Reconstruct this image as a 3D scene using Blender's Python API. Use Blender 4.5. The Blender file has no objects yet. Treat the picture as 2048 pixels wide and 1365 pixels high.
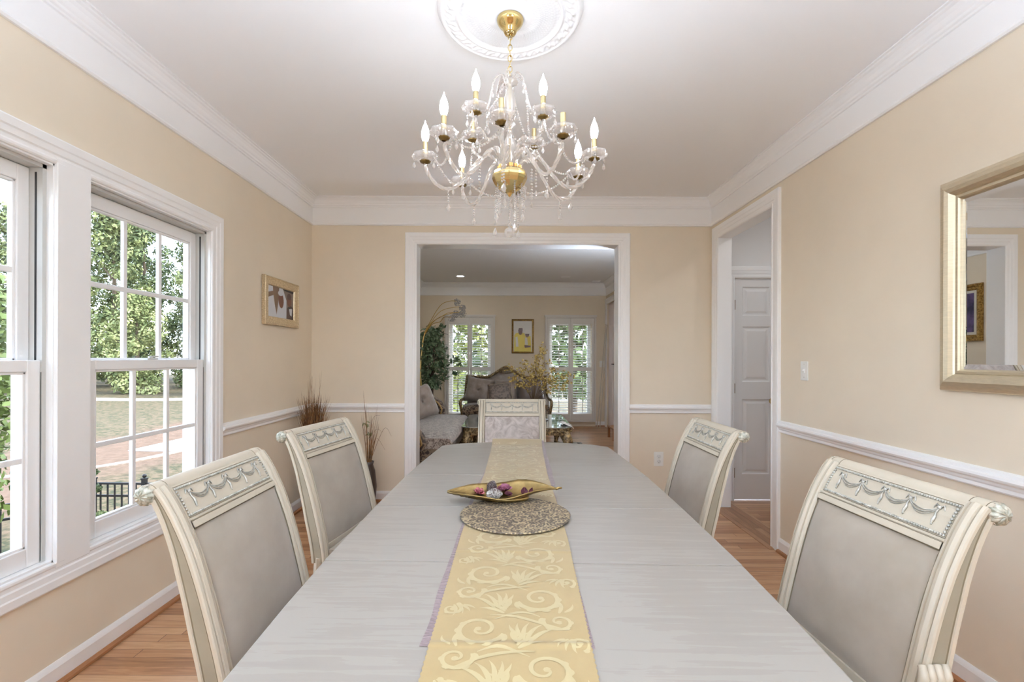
SKY=38; SUN=3; EXPO=0.21; DL=35; HALL=130; FILL=300; LFILL=420; BULB=58
import bpy, math, random
from mathutils import Vector, Matrix, noise
PI=math.pi
sin,cos,R=math.sin,math.cos,math.radians
random.seed(7)
SC=bpy.context.scene
COL=SC.collection

# ------------------------------------------------------------------ mesh builder
class MB:
    def __init__(s): s.v=[]; s.f=[]; s.m=[]; s.sm=[]; s.cm=0; s.cs=False
    def add(s,vs,fs):
        o=len(s.v); s.v+= [tuple(p) for p in vs]
        for f in fs: s.f.append(tuple(i+o for i in f)); s.m.append(s.cm); s.sm.append(s.cs)
    def box(s,x0,y0,z0,x1,y1,z1):
        s.add([(x0,y0,z0),(x1,y0,z0),(x1,y1,z0),(x0,y1,z0),(x0,y0,z1),(x1,y0,z1),(x1,y1,z1),(x0,y1,z1)],
              [(0,3,2,1),(4,5,6,7),(0,1,5,4),(1,2,6,5),(2,3,7,6),(3,0,4,7)])
    def grid(s,rows,closeu=False,closev=False,smooth=True):
        nr=len(rows); nc=len(rows[0]); vs=[p for r in rows for p in r]; fs=[]
        for i in range(nr if closev else nr-1):
            for j in range(nc if closeu else nc-1):
                a=i*nc+j; b=i*nc+(j+1)%nc; c=((i+1)%nr)*nc+(j+1)%nc; d=((i+1)%nr)*nc+j
                fs.append((a,b,c,d))
        k=s.cs; s.cs=smooth; s.add(vs,fs); s.cs=k
    def poly(s,pts): s.add(pts,[tuple(range(len(pts)))])
    def prism(s,pts,z0,z1,mp=None):
        n=len(pts); mp=mp or (lambda x,y,z:(x,y,z))
        s.add([mp(x,y,z0) for x,y in pts]+[mp(x,y,z1) for x,y in pts],
              [tuple(range(n))[::-1],tuple(range(n,2*n))]+[(i,(i+1)%n,n+(i+1)%n,n+i) for i in range(n)])
    def tube(s,pts,r,n=8,cap=True,closed=False,cross=None,twist=0,sm=True):
        pts=[Vector(p) for p in pts]; N=len(pts)
        rr=r if isinstance(r,(list,tuple)) else [r]*N
        T=[]
        for i in range(N):
            if closed: t=pts[(i+1)%N]-pts[i-1]
            else: t=pts[min(i+1,N-1)]-pts[max(i-1,0)]
            T.append(t.normalized() if t.length>1e-9 else Vector((0,0,1)))
        a=Vector((0,0,1)) if abs(T[0].z)<.9 else Vector((1,0,0))
        u=T[0].cross(a).normalized(); rows=[]
        for i in range(N):
            u=(u-T[i]*u.dot(T[i])); u=u.normalized() if u.length>1e-9 else T[i].orthogonal().normalized()
            w=T[i].cross(u)
            row=[]
            for j in range(n):
                an=2*PI*j/n+twist*i; q=rr[i]*(cross[j] if cross else 1)
                row.append(tuple(pts[i]+u*(cos(an)*q)+w*(sin(an)*q)))
            rows.append(row)
        s.grid(rows,closeu=True,closev=closed,smooth=sm)
        if cap and not closed:
            s.poly(rows[0][::-1]); s.poly(rows[-1])
    def lathe(s,prof,n=24,c=(0,0,0),axis='z',sm=True,sc=(1,1),mod=None):
        rows=[]
        for r,z in prof:
            row=[]
            for j in range(n):
                a=2*PI*j/n; q=r*(mod(a,r,z) if mod else 1)
                x,y=q*cos(a)*sc[0],q*sin(a)*sc[1]
                if axis=='z': p=(c[0]+x,c[1]+y,c[2]+z)
                elif axis=='y': p=(c[0]+x,c[1]+z,c[2]-y)
                else: p=(c[0]+z,c[1]+x,c[2]+y)
                row.append(p)
            rows.append(row)
        s.grid(rows,closeu=True,smooth=sm)
    def sphere(s,c,r,n=10,m=7,sc=(1,1,1),sm=True):
        rows=[]
        for i in range(m+1):
            t=PI*i/m; q=max(sin(t),1e-3)
            rows.append([(c[0]+r*sc[0]*q*cos(2*PI*j/n),c[1]+r*sc[1]*q*sin(2*PI*j/n),c[2]-r*sc[2]*cos(t)) for j in range(n)])
        s.grid(rows,closeu=True,smooth=sm)
    def gem(s,c,r,h0,h1,n=6):
        # faceted drop: tip up h0, bottom h1
        x,y,z=c; ring=[(x+r*cos(2*PI*j/n),y+r*sin(2*PI*j/n),z) for j in range(n)]
        r2=[(x+r*.72*cos(2*PI*(j+.5)/n),y+r*.72*sin(2*PI*(j+.5)/n),z-h1*.62) for j in range(n)]
        vs=[(x,y,z+h0)]+ring+r2+[(x,y,z-h1)]; fs=[]
        for j in range(n):
            k=(j+1)%n
            fs+=[(0,1+j,1+k),(1+j,1+n+j,1+k),(1+k,1+n+j,1+n+k),(1+n+j,1+2*n,1+n+k)]
        s.add(vs,fs)
    def sweep(s,prof,path,mp,closed=False,side=1,sm=False,caps=True):
        # prof: (offset,height) ; path 2d; offset measured to the left*side of the path
        P=[Vector((a,b)) for a,b in path]; N=len(P); offs=[]
        for i in range(N):
            def nr(a,b):
                d=(b-a).normalized(); return Vector((-d.y,d.x))*side
            if closed: n1=nr(P[i-1],P[i]); n2=nr(P[i],P[(i+1)%N])
            else:
                n1=nr(P[i-1],P[i]) if i>0 else None; n2=nr(P[i],P[i+1]) if i<N-1 else None
                n1=n1 or n2; n2=n2 or n1
            m=(n1+n2); m=m/ max(m.dot(n1),1e-6)
            offs.append(m)
        rows=[]
        for i in range(N):
            rows.append([mp(P[i].x+offs[i].x*o,P[i].y+offs[i].y*o,h) for o,h in prof])
        s.grid(rows,closev=closed,smooth=sm)
        if caps and not closed: s.poly(rows[0][::-1]); s.poly(rows[-1])
    def shift(s,o):
        s.v=[(a-o[0],b-o[1],c-o[2]) for a,b,c in s.v]; return s
    def xf(s,M,i0=0):
        for i in range(i0,len(s.v)): s.v[i]=tuple(M@Vector(s.v[i]))
        return s

def mesh_obj(name,mb,mats,parent=None,bevel=0,sub=0,solid=0,seg=2):
    me=bpy.data.meshes.new(name); me.from_pydata(mb.v,[],mb.f)
    if not isinstance(mats,(list,tuple)): mats=[mats]
    for m in mats: me.materials.append(m)
    me.polygons.foreach_set('material_index',mb.m)
    me.polygons.foreach_set('use_smooth',mb.sm)
    me.update()
    o=bpy.data.objects.new(name,me); COL.objects.link(o)
    if parent: o.parent=parent
    if solid:
        m=o.modifiers.new('solid','SOLIDIFY'); m.thickness=solid; m.offset=0
    if bevel:
        m=o.modifiers.new('bevel','BEVEL'); m.width=bevel; m.segments=seg; m.limit_method='ANGLE'; m.angle_limit=R(40)
    if sub:
        m=o.modifiers.new('sub','SUBSURF'); m.levels=sub; m.render_levels=sub
    return o
def setp(o,label=None,cat=None,group=None,kind=None):
    if label: o['label']=label
    if cat: o['category']=cat
    if group: o['group']=group
    if kind: o['kind']=kind
    return o
def thing(name,label,cat,loc=(0,0,0),rz=0,group=None):
    o=bpy.data.objects.new(name,None); COL.objects.link(o); o.empty_display_size=.1
    o.location=loc; o.rotation_euler=(0,0,rz); return setp(o,label,cat,group)
def solo(name,mb,mats,label,cat,org=(0,0,0),group=None,kind=None,**k):
    o=mesh_obj(name,mb.shift(org),mats,**k); o.location=org; return setp(o,label,cat,group,kind)
def struct(name,mb,mats,parent=None,**k):
    o=mesh_obj(name,mb,mats,parent,**k)
    if not parent: o['kind']='structure'
    return o
def holder(name,loc=(0,0,0)):
    o=bpy.data.objects.new(name,None); COL.objects.link(o); o.location=loc; o['kind']='structure'; return o
def dup(root,loc,rz=0,label=None,group=None,scale=None):
    r=root.copy(); COL.objects.link(r); r.location=loc; r.rotation_euler=(0,0,rz)
    if scale: r.scale=scale
    if label: r['label']=label
    if group: r['group']=group
    for ch in list(root.children):
        c=ch.copy(); COL.objects.link(c); c.parent=r
        for g in list(ch.children):
            d=g.copy(); COL.objects.link(d); d.parent=c
    return r
def spline(pts,n=8):
    P=[Vector(p) for p in pts]; out=[]
    for i in range(len(P)-1):
        a=P[max(i-1,0)];b=P[i];c=P[i+1];d=P[min(i+2,len(P)-1)]
        for k in range(n):
            t=k/n
            out.append(.5*((2*b)+(c-a)*t+(2*a-5*b+4*c-d)*t*t+(3*b-a-3*c+d)*t**3))
    out.append(P[-1]); return out

# ------------------------------------------------------------------ materials
def s2l(c): return tuple((x/255/12.92 if x/255<=.04045 else ((x/255+.055)/1.055)**2.4) for x in c)+(1,)
class NT:
    def __init__(s,name):
        s.m=bpy.data.materials.new(name); s.m.use_nodes=True; s.t=s.m.node_tree; s.t.nodes.clear()
        s.out=s.n('ShaderNodeOutputMaterial')
    def n(s,t,**k):
        x=s.t.nodes.new(t)
        for a,b in k.items():
            if a.startswith('i_'): x.inputs[a[2:].replace('_',' ')].default_value=b
            else: setattr(x,a,b)
        return x
    def l(s,a,b): s.t.links.new(a,b)
    def bsdf(s,col,rough=.5,metal=0,**k):
        b=s.n('ShaderNodeBsdfPrincipled'); b.inputs['Roughness'].default_value=rough; b.inputs['Metallic'].default_value=metal
        b.inputs['Base Color'].default_value=col
        for a,v in k.items(): b.inputs[a.replace('_',' ')].default_value=v
        s.l(b.outputs[0],s.out.inputs[0]); s.b=b; return b
    def coord(s,scale=(1,1,1),kind='Object',rot=(0,0,0)):
        tc=s.n('ShaderNodeTexCoord'); mp=s.n('ShaderNodeMapping'); s.l(tc.outputs[kind],mp.inputs[0])
        mp.inputs['Scale'].default_value=scale; mp.inputs['Rotation'].default_value=rot; return mp.outputs[0]
    def noise(s,vec,scale,detail=3,rough=.5,dist=0):
        x=s.n('ShaderNodeTexNoise'); x.inputs['Scale'].default_value=scale; x.inputs['Detail'].default_value=detail
        x.inputs['Roughness'].default_value=rough; x.inputs['Distortion'].default_value=dist
        s.l(vec,x.inputs['Vector']); return x.outputs['Fac']
    def ramp(s,fac,stops,interp='LINEAR'):
        x=s.n('ShaderNodeValToRGB'); e=x.color_ramp.elements; x.color_ramp.interpolation=interp
        while len(e)<len(stops): e.new(.5)
        for i,(p,c) in enumerate(stops): e[i].position=p; e[i].color=c
        s.l(fac,x.inputs[0]); return x.outputs[0]
    def bump(s,h,st=.2,dist=.01):
        x=s.n('ShaderNodeBump'); x.inputs['Strength'].default_value=st; x.inputs['Distance'].default_value=dist
        s.l(h,x.inputs['Height']); s.l(x.outputs[0],s.b.inputs['Normal']); return x
def plain(name,rgb,rough=.5,metal=0,var=0,vs=8,bump=0,bs=60,bd=.003,stretch=(1,1,1),**k):
    t=NT(name); c=s2l(rgb); t.bsdf(c,rough,metal,**k)
    if var:
        v=t.noise(t.coord(stretch),vs,4,.6)
        lo=tuple(x*(1-var) for x in c[:3])+(1,); hi=tuple(min(1,x*(1+var)) for x in c[:3])+(1,)
        t.l(t.ramp(v,[(.3,lo),(.7,hi)]),t.b.inputs['Base Color'])
    if bump: t.bump(t.noise(t.coord(stretch),bs,4,.6),bump,bd)
    return t.m
def two(name,a,b,scale,rough=.6,metal=0,lo=.42,hi=.58,dist=0,detail=4,bump=0,stretch=(1,1,1),rot=(0,0,0),vor=False,**k):
    t=NT(name); t.bsdf(s2l(a),rough,metal,**k); co=t.coord(stretch,rot=rot)
    if vor:
        x=t.n('ShaderNodeTexVoronoi'); x.inputs['Scale'].default_value=scale; t.l(co,x.inputs['Vector']); f=x.outputs['Distance']
    else: f=t.noise(co,scale,detail,.55,dist)
    t.l(t.ramp(f,[(lo,s2l(a)),(hi,s2l(b))]),t.b.inputs['Base Color'])
    if bump: t.bump(f,bump,.004)
    return t.m
def emis(name,rgb,st):
    t=NT(name); e=t.n('ShaderNodeEmission'); e.inputs[0].default_value=s2l(rgb); e.inputs[1].default_value=st
    t.l(e.outputs[0],t.out.inputs[0]); return t.m
def glassy(name,tint,refl=.06,rough=.0,mixg=0,gl=None):
    # clear thin glass: transparent mixed with a fresnel gloss
    t=NT(name); tr=t.n('ShaderNodeBsdfTransparent'); tr.inputs[0].default_value=tint
    g=t.n('ShaderNodeBsdfGlossy'); g.inputs['Roughness'].default_value=rough
    mx=t.n('ShaderNodeMixShader'); lw=t.n('ShaderNodeLayerWeight'); lw.inputs[0].default_value=.5
    pw=t.n('ShaderNodeMath',operation='POWER'); t.l(lw.outputs['Facing'],pw.inputs[0]); pw.inputs[1].default_value=5
    ad=t.n('ShaderNodeMath',operation='MULTIPLY_ADD'); t.l(pw.outputs[0],ad.inputs[0]); ad.inputs[1].default_value=.6; ad.inputs[2].default_value=.035+refl
    t.l(ad.outputs[0],mx.inputs[0]); t.l(tr.outputs[0],mx.inputs[1]); t.l(g.outputs[0],mx.inputs[2])
    last=mx
    if gl:
        gg=t.n('ShaderNodeBsdfGlass'); gg.inputs[0].default_value=(1,1,1,1); gg.inputs['Roughness'].default_value=.02; gg.inputs['IOR'].default_value=1.5
        m2=t.n('ShaderNodeMixShader'); m2.inputs[0].default_value=gl; t.l(mx.outputs[0],m2.inputs[1]); t.l(gg.outputs[0],m2.inputs[2]); last=m2
    if mixg:
        d=t.n('ShaderNodeBsdfTranslucent'); d.inputs[0].default_value=(1,.97,.95,1)
        d2=t.n('ShaderNodeBsdfDiffuse'); d2.inputs[0].default_value=(.95,.92,.9,1)
        m4=t.n('ShaderNodeMixShader'); t.l(d.outputs[0],m4.inputs[1]); t.l(d2.outputs[0],m4.inputs[2])
        m3=t.n('ShaderNodeMixShader'); m3.inputs[0].default_value=mixg; t.l(last.outputs[0],m3.inputs[1]); t.l(m4.outputs[0],m3.inputs[2]); last=m3
    t.l(last.outputs[0],t.out.inputs[0]); return t.m

M={}
M['wall']=plain('tan wall paint',(229,217,197),.75,var=.03,vs=2,bump=.06,bs=220,bd=.002)
M['ceil']=plain('white ceiling paint',(246,246,246),.85,bump=.05,bs=150,bd=.002)
M['lceil']=plain('textured ceiling paint',(232,231,229),.9,bump=.5,bs=60,bd=.01)
M['trim']=plain('white semi gloss trim paint',(246,246,246),.35)
M['hall']=plain('off white hall paint',(228,226,224),.7,bump=.05,bs=200,bd=.002)
M['door']=plain('white door paint',(232,231,230),.4,bump=.04,bs=120,bd=.001,stretch=(12,12,1))
M['vinyl']=plain('white window vinyl',(246,246,246),.3)
M['liner']=plain('grey jamb liner',(196,195,190),.5)
M['slot']=plain('black balance slot',(28,27,26),.6)
def oak(name,along_x=True,dark=1):
    t=NT(name); b=t.bsdf((.3,.14,.06,1),.28)
    tc=t.n('ShaderNodeTexCoord'); sep=t.n('ShaderNodeSeparateXYZ'); t.l(tc.outputs['Object'],sep.inputs[0])
    L,W=(sep.outputs[0],sep.outputs[1]) if along_x else (sep.outputs[1],sep.outputs[0])
    def mth(op,a,bv=None):
        x=t.n('ShaderNodeMath',operation=op)
        if hasattr(a,'links'): t.l(a,x.inputs[0])
        else: x.inputs[0].default_value=a
        if bv is not None:
            if hasattr(bv,'links'): t.l(bv,x.inputs[1])
            else: x.inputs[1].default_value=bv
        return x.outputs[0]
    row=mth('FLOOR',mth('DIVIDE',W,.057))
    wn=t.n('ShaderNodeTexWhiteNoise',noise_dimensions='1D'); t.l(row,wn.inputs['W'])
    ln=mth('ADD',mth('DIVIDE',L,.9),mth('MULTIPLY',wn.outputs['Value'],7.3))
    cell=t.n('ShaderNodeCombineXYZ'); t.l(row,cell.inputs[0]); t.l(mth('FLOOR',ln),cell.inputs[1])
    wn2=t.n('ShaderNodeTexWhiteNoise',noise_dimensions='2D'); t.l(cell.outputs[0],wn2.inputs['Vector'])
    cv=t.n('ShaderNodeCombineXYZ'); t.l(mth('MULTIPLY',L,1.6),cv.inputs[0]); t.l(mth('MULTIPLY',W,22),cv.inputs[1]); t.l(mth('MULTIPLY',wn2.outputs['Value'],40),cv.inputs[2])
    g=t.noise(cv.outputs[0],2.2,6,.62,1.4)
    val=mth('ADD',mth('MULTIPLY',wn2.outputs['Value'],.42),mth('MULTIPLY',g,.75))
    c=t.ramp(val,[(.22,s2l((118*dark,78*dark,48*dark))),(.5,s2l((170*dark,124*dark,86*dark))),(.85,s2l((202*dark,162*dark,124*dark)))])
    fr=mth('FRACT',mth('DIVIDE',W,.057)); gap=mth('LESS_THAN',fr,.035); fl=mth('LESS_THAN',mth('FRACT',ln),.003)
    gp=mth('MAXIMUM',gap,fl)
    mx=t.n('ShaderNodeMix',data_type='RGBA'); t.l(gp,mx.inputs[0]); t.l(c,mx.inputs[6]); mx.inputs[7].default_value=s2l((70,40,22))
    t.l(mx.outputs[2],b.inputs['Base Color']); t.bump(g,.05,.002); return t.m
M['oak']=oak('oak plank flooring')
M['oakb']=oak('oak border boards',False,.93)
M['shoe']=plain('oak shoe moulding',(150,100,62),.4,var=.1)
def whitewash():
    t=NT('whitewashed table wood'); b=t.bsdf(s2l((214,207,198)),.33)
    co=t.coord((3,40,3)); g=t.noise(co,1.3,6,.6,.5); co2=t.coord((1,1,1)); w=t.noise(co2,2.3,5,.6)
    mx=t.n('ShaderNodeMath',operation='ADD'); t.l(g,mx.inputs[0]); t.l(w,mx.inputs[1])
    t.l(t.ramp(mx.outputs[0],[(.72,s2l((151,144,135))),(1.0,s2l((155,148,139))),(1.25,s2l((159,153,144)))]),b.inputs['Base Color'])
    t.l(t.ramp(w,[(.3,(.28,)*3+(1,)),(.7,(.42,)*3+(1,))]),b.inputs['Roughness'])
    return t.m
M['table']=whitewash()
M['glaze']=plain('brown antique glaze',(112,100,78),.6)
M['cream']=plain('antique cream chair paint',(203,193,174),.42,var=.05,vs=9,stretch=(1,1,.35))
M['silver']=two('antiqued silver leaf',(166,164,154),(222,220,212),70,.4,.45,.35,.7)
M['sage']=plain('sage glaze wash with shade',(150,141,122),.5,var=.06,vs=12)  # glaze wash, darkened further to carry the shade on the stile sides
M['rosette']=two('antiqued rosette silver',(128,128,110),(214,212,198),60,.4,.3,.35,.65)
M['suede']=two('taupe suede upholstery',(152,140,124),(169,158,144),5,.95,0,.3,.7,detail=6,Sheen_Weight=.35,Sheen_Roughness=.5)
M['crush']=two('crushed grey velvet',(160,148,140),(198,188,182),11,.85,0,.35,.65,dist=2.2,detail=6,Sheen_Weight=.4)
M['brass']=plain('polished brass',(224,202,142),.12,1)
M['satin']=plain('satin brass sleeve',(204,186,140),.34,1)
M['oldbrass']=plain('dark antique brass',(120,98,58),.4,.9)
M['crystal']=glassy('cut crystal',(1,.985,.975,1),.16,0,.38,gl=.25)
M['arm']=glassy('twisted crystal arm',(1,.96,.90,1),.12,.03,.30,gl=.35)
M['cup']=glassy('clear crystal cup',(1,.985,.975,1),.14,0,.12,gl=.15)
M['bulbon']=emis('lit candle bulb',(244,248,255),BULB)
M['bulboff']=glassy('unlit clear bulb',(.86,.82,.8,1),.08,0,.0)
M['pane']=glassy('window glass',(.985,.995,.99,1),.0)
M['mirror']=plain('silvered mirror',(242,244,244),.01,1)
def gold(name,a,b,sc=90): return two(name,a,b,sc,.35,.75,.35,.65,bump=.4)
M['champ']=plain('champagne brushed frame',(214,202,176),.34,.7,var=.08,vs=30,stretch=(1,1,6))
M['palegold']=gold('pale gold carved frame',(188,168,134),(224,208,178),120)
M['darkgold']=gold('dark gold carved frame',(64,44,20),(170,132,66),90)
M['leafgold']=plain('gilded leaf metal',(158,134,86),.3,.85,var=.3,vs=30)
M['runner']=plain('gold satin cloth',(166,143,97),.5,var=.03,vs=40,bump=.08,bs=900,bd=.0005,Sheen_Weight=.3)
M['damask']=plain('pale gold damask scroll',(186,170,126),.36,Sheen_Weight=.3)
M['mauve']=two('mauve crushed taffeta',(112,94,96),(150,130,130),60,.5,0,.4,.6,stretch=(1,6,1),bump=.5,Sheen_Weight=.3)
M['white']=plain('white plastic',(236,236,232),.35)
M['sparkle']=glassy('sparkling crystal',(1,1,1,1),.42,.08,.30)
M['oldbrass2']=plain('polished bronze brass',(204,182,128),.10,1)
M['black']=plain('black metal',(18,18,19),.45)
# ------------------------------------------------------------------ setting
XL,XR,YB,YF=-1.79,1.833,4.303,-1.70
ZC=2.743
YB2,LY0,LY1,LXL,LXR=4.455,4.455,9.10,-1.70,1.855
XR2=1.94
OX0,OX1,OZ=-.844,.994,2.336          # wide opening to the living room
DY0,DY1,DZ=3.300,4.160,2.367         # doorway to the hall
WZ0,WZ1=.487,2.062
W1=(2.010,2.850); W2=(1.030,1.870)
def I(x,y,z): return (x,y,z)

m=MB()
m.box(-2.0,-1.9,-.1,3.4,9.3,0); struct('floor',m,M['oak'])
m=MB(); m.box(1.78,3.24,.0005,1.96,4.22,.003); m.box(1.96,3.24,.0005,2.02,4.3,.0031); struct('floor_border',m,M['oakb'])
m=MB(); m.box(-2.0,YF-.2,ZC,3.4,4.38,ZC+.1); struct('ceiling',m,M['ceil'])
m=MB(); m.box(-2.0,4.38,ZC,3.4,9.3,ZC+.1); struct('ceiling_living',m,M['lceil'])
m=MB(); m.box(-2.05,YF-.25,ZC+.11,3.45,9.35,ZC+.2); struct('roof',m,M['hall'])

def wall_holes(name,mat,a0,a1,b0,b1,holes,z1=ZC,axis='x'):
    """wall slab: thickness a0..a1 along axis, length b0..b1, holes (b,b,z,z)"""
    m=MB()
    def bx(p,q,z0,zz):
        if q-p<1e-4 or zz-z0<1e-4: return
        if axis=='x': m.box(a0,p,z0,a1,q,zz)
        else: m.box(p,a0,z0,q,a1,zz)
    c=b0
    for h in sorted(holes):
        bx(c,h[0],0,z1); bx(h[0],h[1],0,h[2]); bx(h[0],h[1],h[3],z1); c=h[1]
    bx(c,b1,0,z1)
    return struct(name,m,mat)
wall_holes('wall_left',M['wall'],-1.95,XL,YF-.15,YB,[(W1[0],W1[1],WZ0,WZ1),(W2[0],W2[1],WZ0,WZ1)])
wall_holes('wall_back',M['wall'],YB,YB2,-1.95,XR2,[(OX0,OX1,0,OZ)],axis='y')
# right wall: tan room face, off-white hall face behind it
wall_holes('wall_right',M['wall'],XR,XR+.055,YF-.15,YB,[(DY0,DY1,0,DZ)])
wall_holes('wall_hall_left',M['hall'],XR+.055,XR2,YF-.15,YB,[(DY0,DY1,0,DZ)])
wall_holes('wall_front',M['wall'],YF-.15,YF,XL,XR,[(-.75,.75,.85,2.15)],axis='y')
HD0,HD1,HDZ=2.060,2.490,2.052
wall_holes('wall_hall_far',M['hall'],4.36,4.46,XR2,3.3,[(HD0,HD1,0,HDZ)],axis='y')
wall_holes('wall_hall_right',M['hall'],3.2,3.3,2.4,4.36,[],axis='x')
wall_holes('wall_hall_near',M['hall'],2.3,2.4,XR2,3.3,[],axis='y')
wall_holes('wall_living_left',M['wall'],-1.86,LXL,YB2,LY1,[])
LW=[(-1.145,-.350,.20,2.0),(.770,1.570,.20,2.0)]
wall_holes('wall_living_far',M['wall'],LY1,LY1+.15,-1.86,2.0,LW,axis='y')
LD0,LD1,LDZ=8.15,8.995,2.335
wall_holes('wall_living_right',M['wall'],LXR,2.0,YB2,LY1,[(LD0,LD1,0,LDZ)])
m=MB(); m.box(2.0,LD0-.3,0,2.05,LD1+.2,ZC); struct('wall_living_closet',m,M['hall'])

# crown, rails, baseboards
CROWN=[(0,2.498),(.012,2.498),(.017,2.507),(.012,2.517),(.009,2.521),(.009,2.655),(.017,2.658),(.019,2.667),(.026,2.673),(.028,2.684),(.034,2.692),(.041,2.710),(.052,2.724),(.062,2.729),(.066,2.735),(.078,2.736),(.078,2.7425),(0,2.7425)]
def plan_sweep(name,prof,path,mat,side=1):
    m=MB(); m.sweep(prof,path,I,side=side); return struct(name,m,mat)
plan_sweep('trim_1',CROWN,[(XL,YF),(XL,YB),(XR,YB),(XR,YF)],M['trim'],-1)
plan_sweep('trim_2',CROWN,[(LXL,LY0),(LXL,LY1),(LXR,LY1),(LXR,LY0)],M['trim'],-1)
RAIL=[(0,.806),(.010,.806),(.014,.812),(.011,.824),(.016,.831),(.018,.840),(.022,.843),(.030,.849),(.033,.858),(.029,.866),(.018,.870),(.014,.881),(.006,.886),(0,.887)]
plan_sweep('trim_3',RAIL,[(XL,2.947),(XL,YB),(-.942,YB)],M['trim'],-1)
plan_sweep('trim_4',RAIL,[(1.085,YB),(XR,YB)],M['trim'],-1)
plan_sweep('trim_5',RAIL,[(XR,3.202),(XR,YF)],M['trim'],-1)
plan_sweep('trim_6',RAIL,[(XL,YF),(XL,.93)],M['trim'],-1)
BASE=[(0,0.002),(.014,0.002),(.014,.074),(.011,.082),(.007,.090),(.004,.095),(0,.095)]
SHOE=[(.014,0.002),(.032,0.002),(.030,.012),(.024,.018),(.014,.021)]
for nm,pth in (('left',[(XL,YF),(XL,YB),(-.942,YB)]),('back',[(1.085,YB),(XR,YB)]),('right',[(XR,3.202),(XR,YF)]),
               ('living_left',[(LXL,LY0),(LXL,LY1),(-1.2,LY1)]),('living_far',[(1.66,LY1),(LXR,LY1)]),('living_right',[(LXR,8.05),(LXR,LY0)]),('living_mid',[(-.3,LY1),(.72,LY1)])):
    plan_sweep('baseboard_'+nm,BASE,pth,M['trim'],-1); plan_sweep('trim_shoe_'+nm,SHOE,pth,M['shoe'],-1)

# casings: picture-frame mouldings swept in the wall plane
CAS=[(-.006,0),(-.006,.010),(0,.014),(.010,.015),(.014,.011),(.028,.012),(.034,.016),(.056,.018),(.062,.021),(.090,.022),(.097,.018),(.097,0)]
m=MB(); m.sweep(CAS,[(OX0,0),(OX0,OZ),(OX1,OZ),(OX1,0)],lambda u,v,h:(u,YB-h,v),side=1); struct('trim_7',m,M['trim'])
m=MB(); m.sweep(CAS,[(OX0,0),(OX0,OZ),(OX1,OZ),(OX1,0)],lambda u,v,h:(u,YB2+h,v),side=1); struct('trim_8',m,M['trim'])
m=MB(); t=.008
m.box(OX0-.001,YB-.006,0.002,OX0+t,YB2+.006,OZ); m.box(OX1-t,YB-.006,0.002,OX1+.001,YB2+.006,OZ); m.box(OX0,YB-.006,OZ-t,OX1,YB2+.006,OZ+.001); struct('trim_9',m,plain('glossy white jamb paint',(236,236,235),.2))
m=MB(); m.sweep(CAS,[(DY0,0.002),(DY0,DZ),(DY1,DZ),(DY1,0.002)],lambda u,v,h:(XR-h,u,v),side=1); struct('trim_10',m,M['trim'])
m=MB(); m.box(XR-.006,DY0-.001,.002,XR2+.004,DY0+t,DZ); m.box(XR-.006,DY1-t,.002,XR2+.004,DY1+.001,DZ); m.box(XR-.006,DY0,DZ-t,XR2+.004,DY1,DZ+.001); struct('trim_11',m,M['trim'])
m=MB(); m.sweep(CAS,[(HD0,0.002),(HD0,HDZ),(HD1,HDZ),(HD1,0.002)],lambda u,v,h:(u,4.36-h,v),side=1); struct('trim_12',m,M['trim'])
m=MB(); m.sweep(CAS,[(LD0,0.002),(LD0,LDZ),(LD1,LDZ),(LD1,0.002)],lambda u,v,h:(LXR-h,u,v),side=1); struct('trim_13',m,M['trim'])
# window casing round both sashes with the wide mullion board
m=MB(); m.sweep(CAS,[(W2[0],WZ0),(W1[1],WZ0),(W1[1],WZ1),(W2[0],WZ1)],lambda u,v,h:(XL+h,u,v),closed=True,side=-1)
m.box(XL-.002,W2[1]-.006,WZ0-.02,XL+.015,W1[0]+.006,WZ1+.02)
m.box(XL+.014,W2[1]-.006,WZ0,XL+.018,W2[1]+.03,WZ1)
struct('trim_14',m,M['trim'],bevel=.0015,seg=1)

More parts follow.
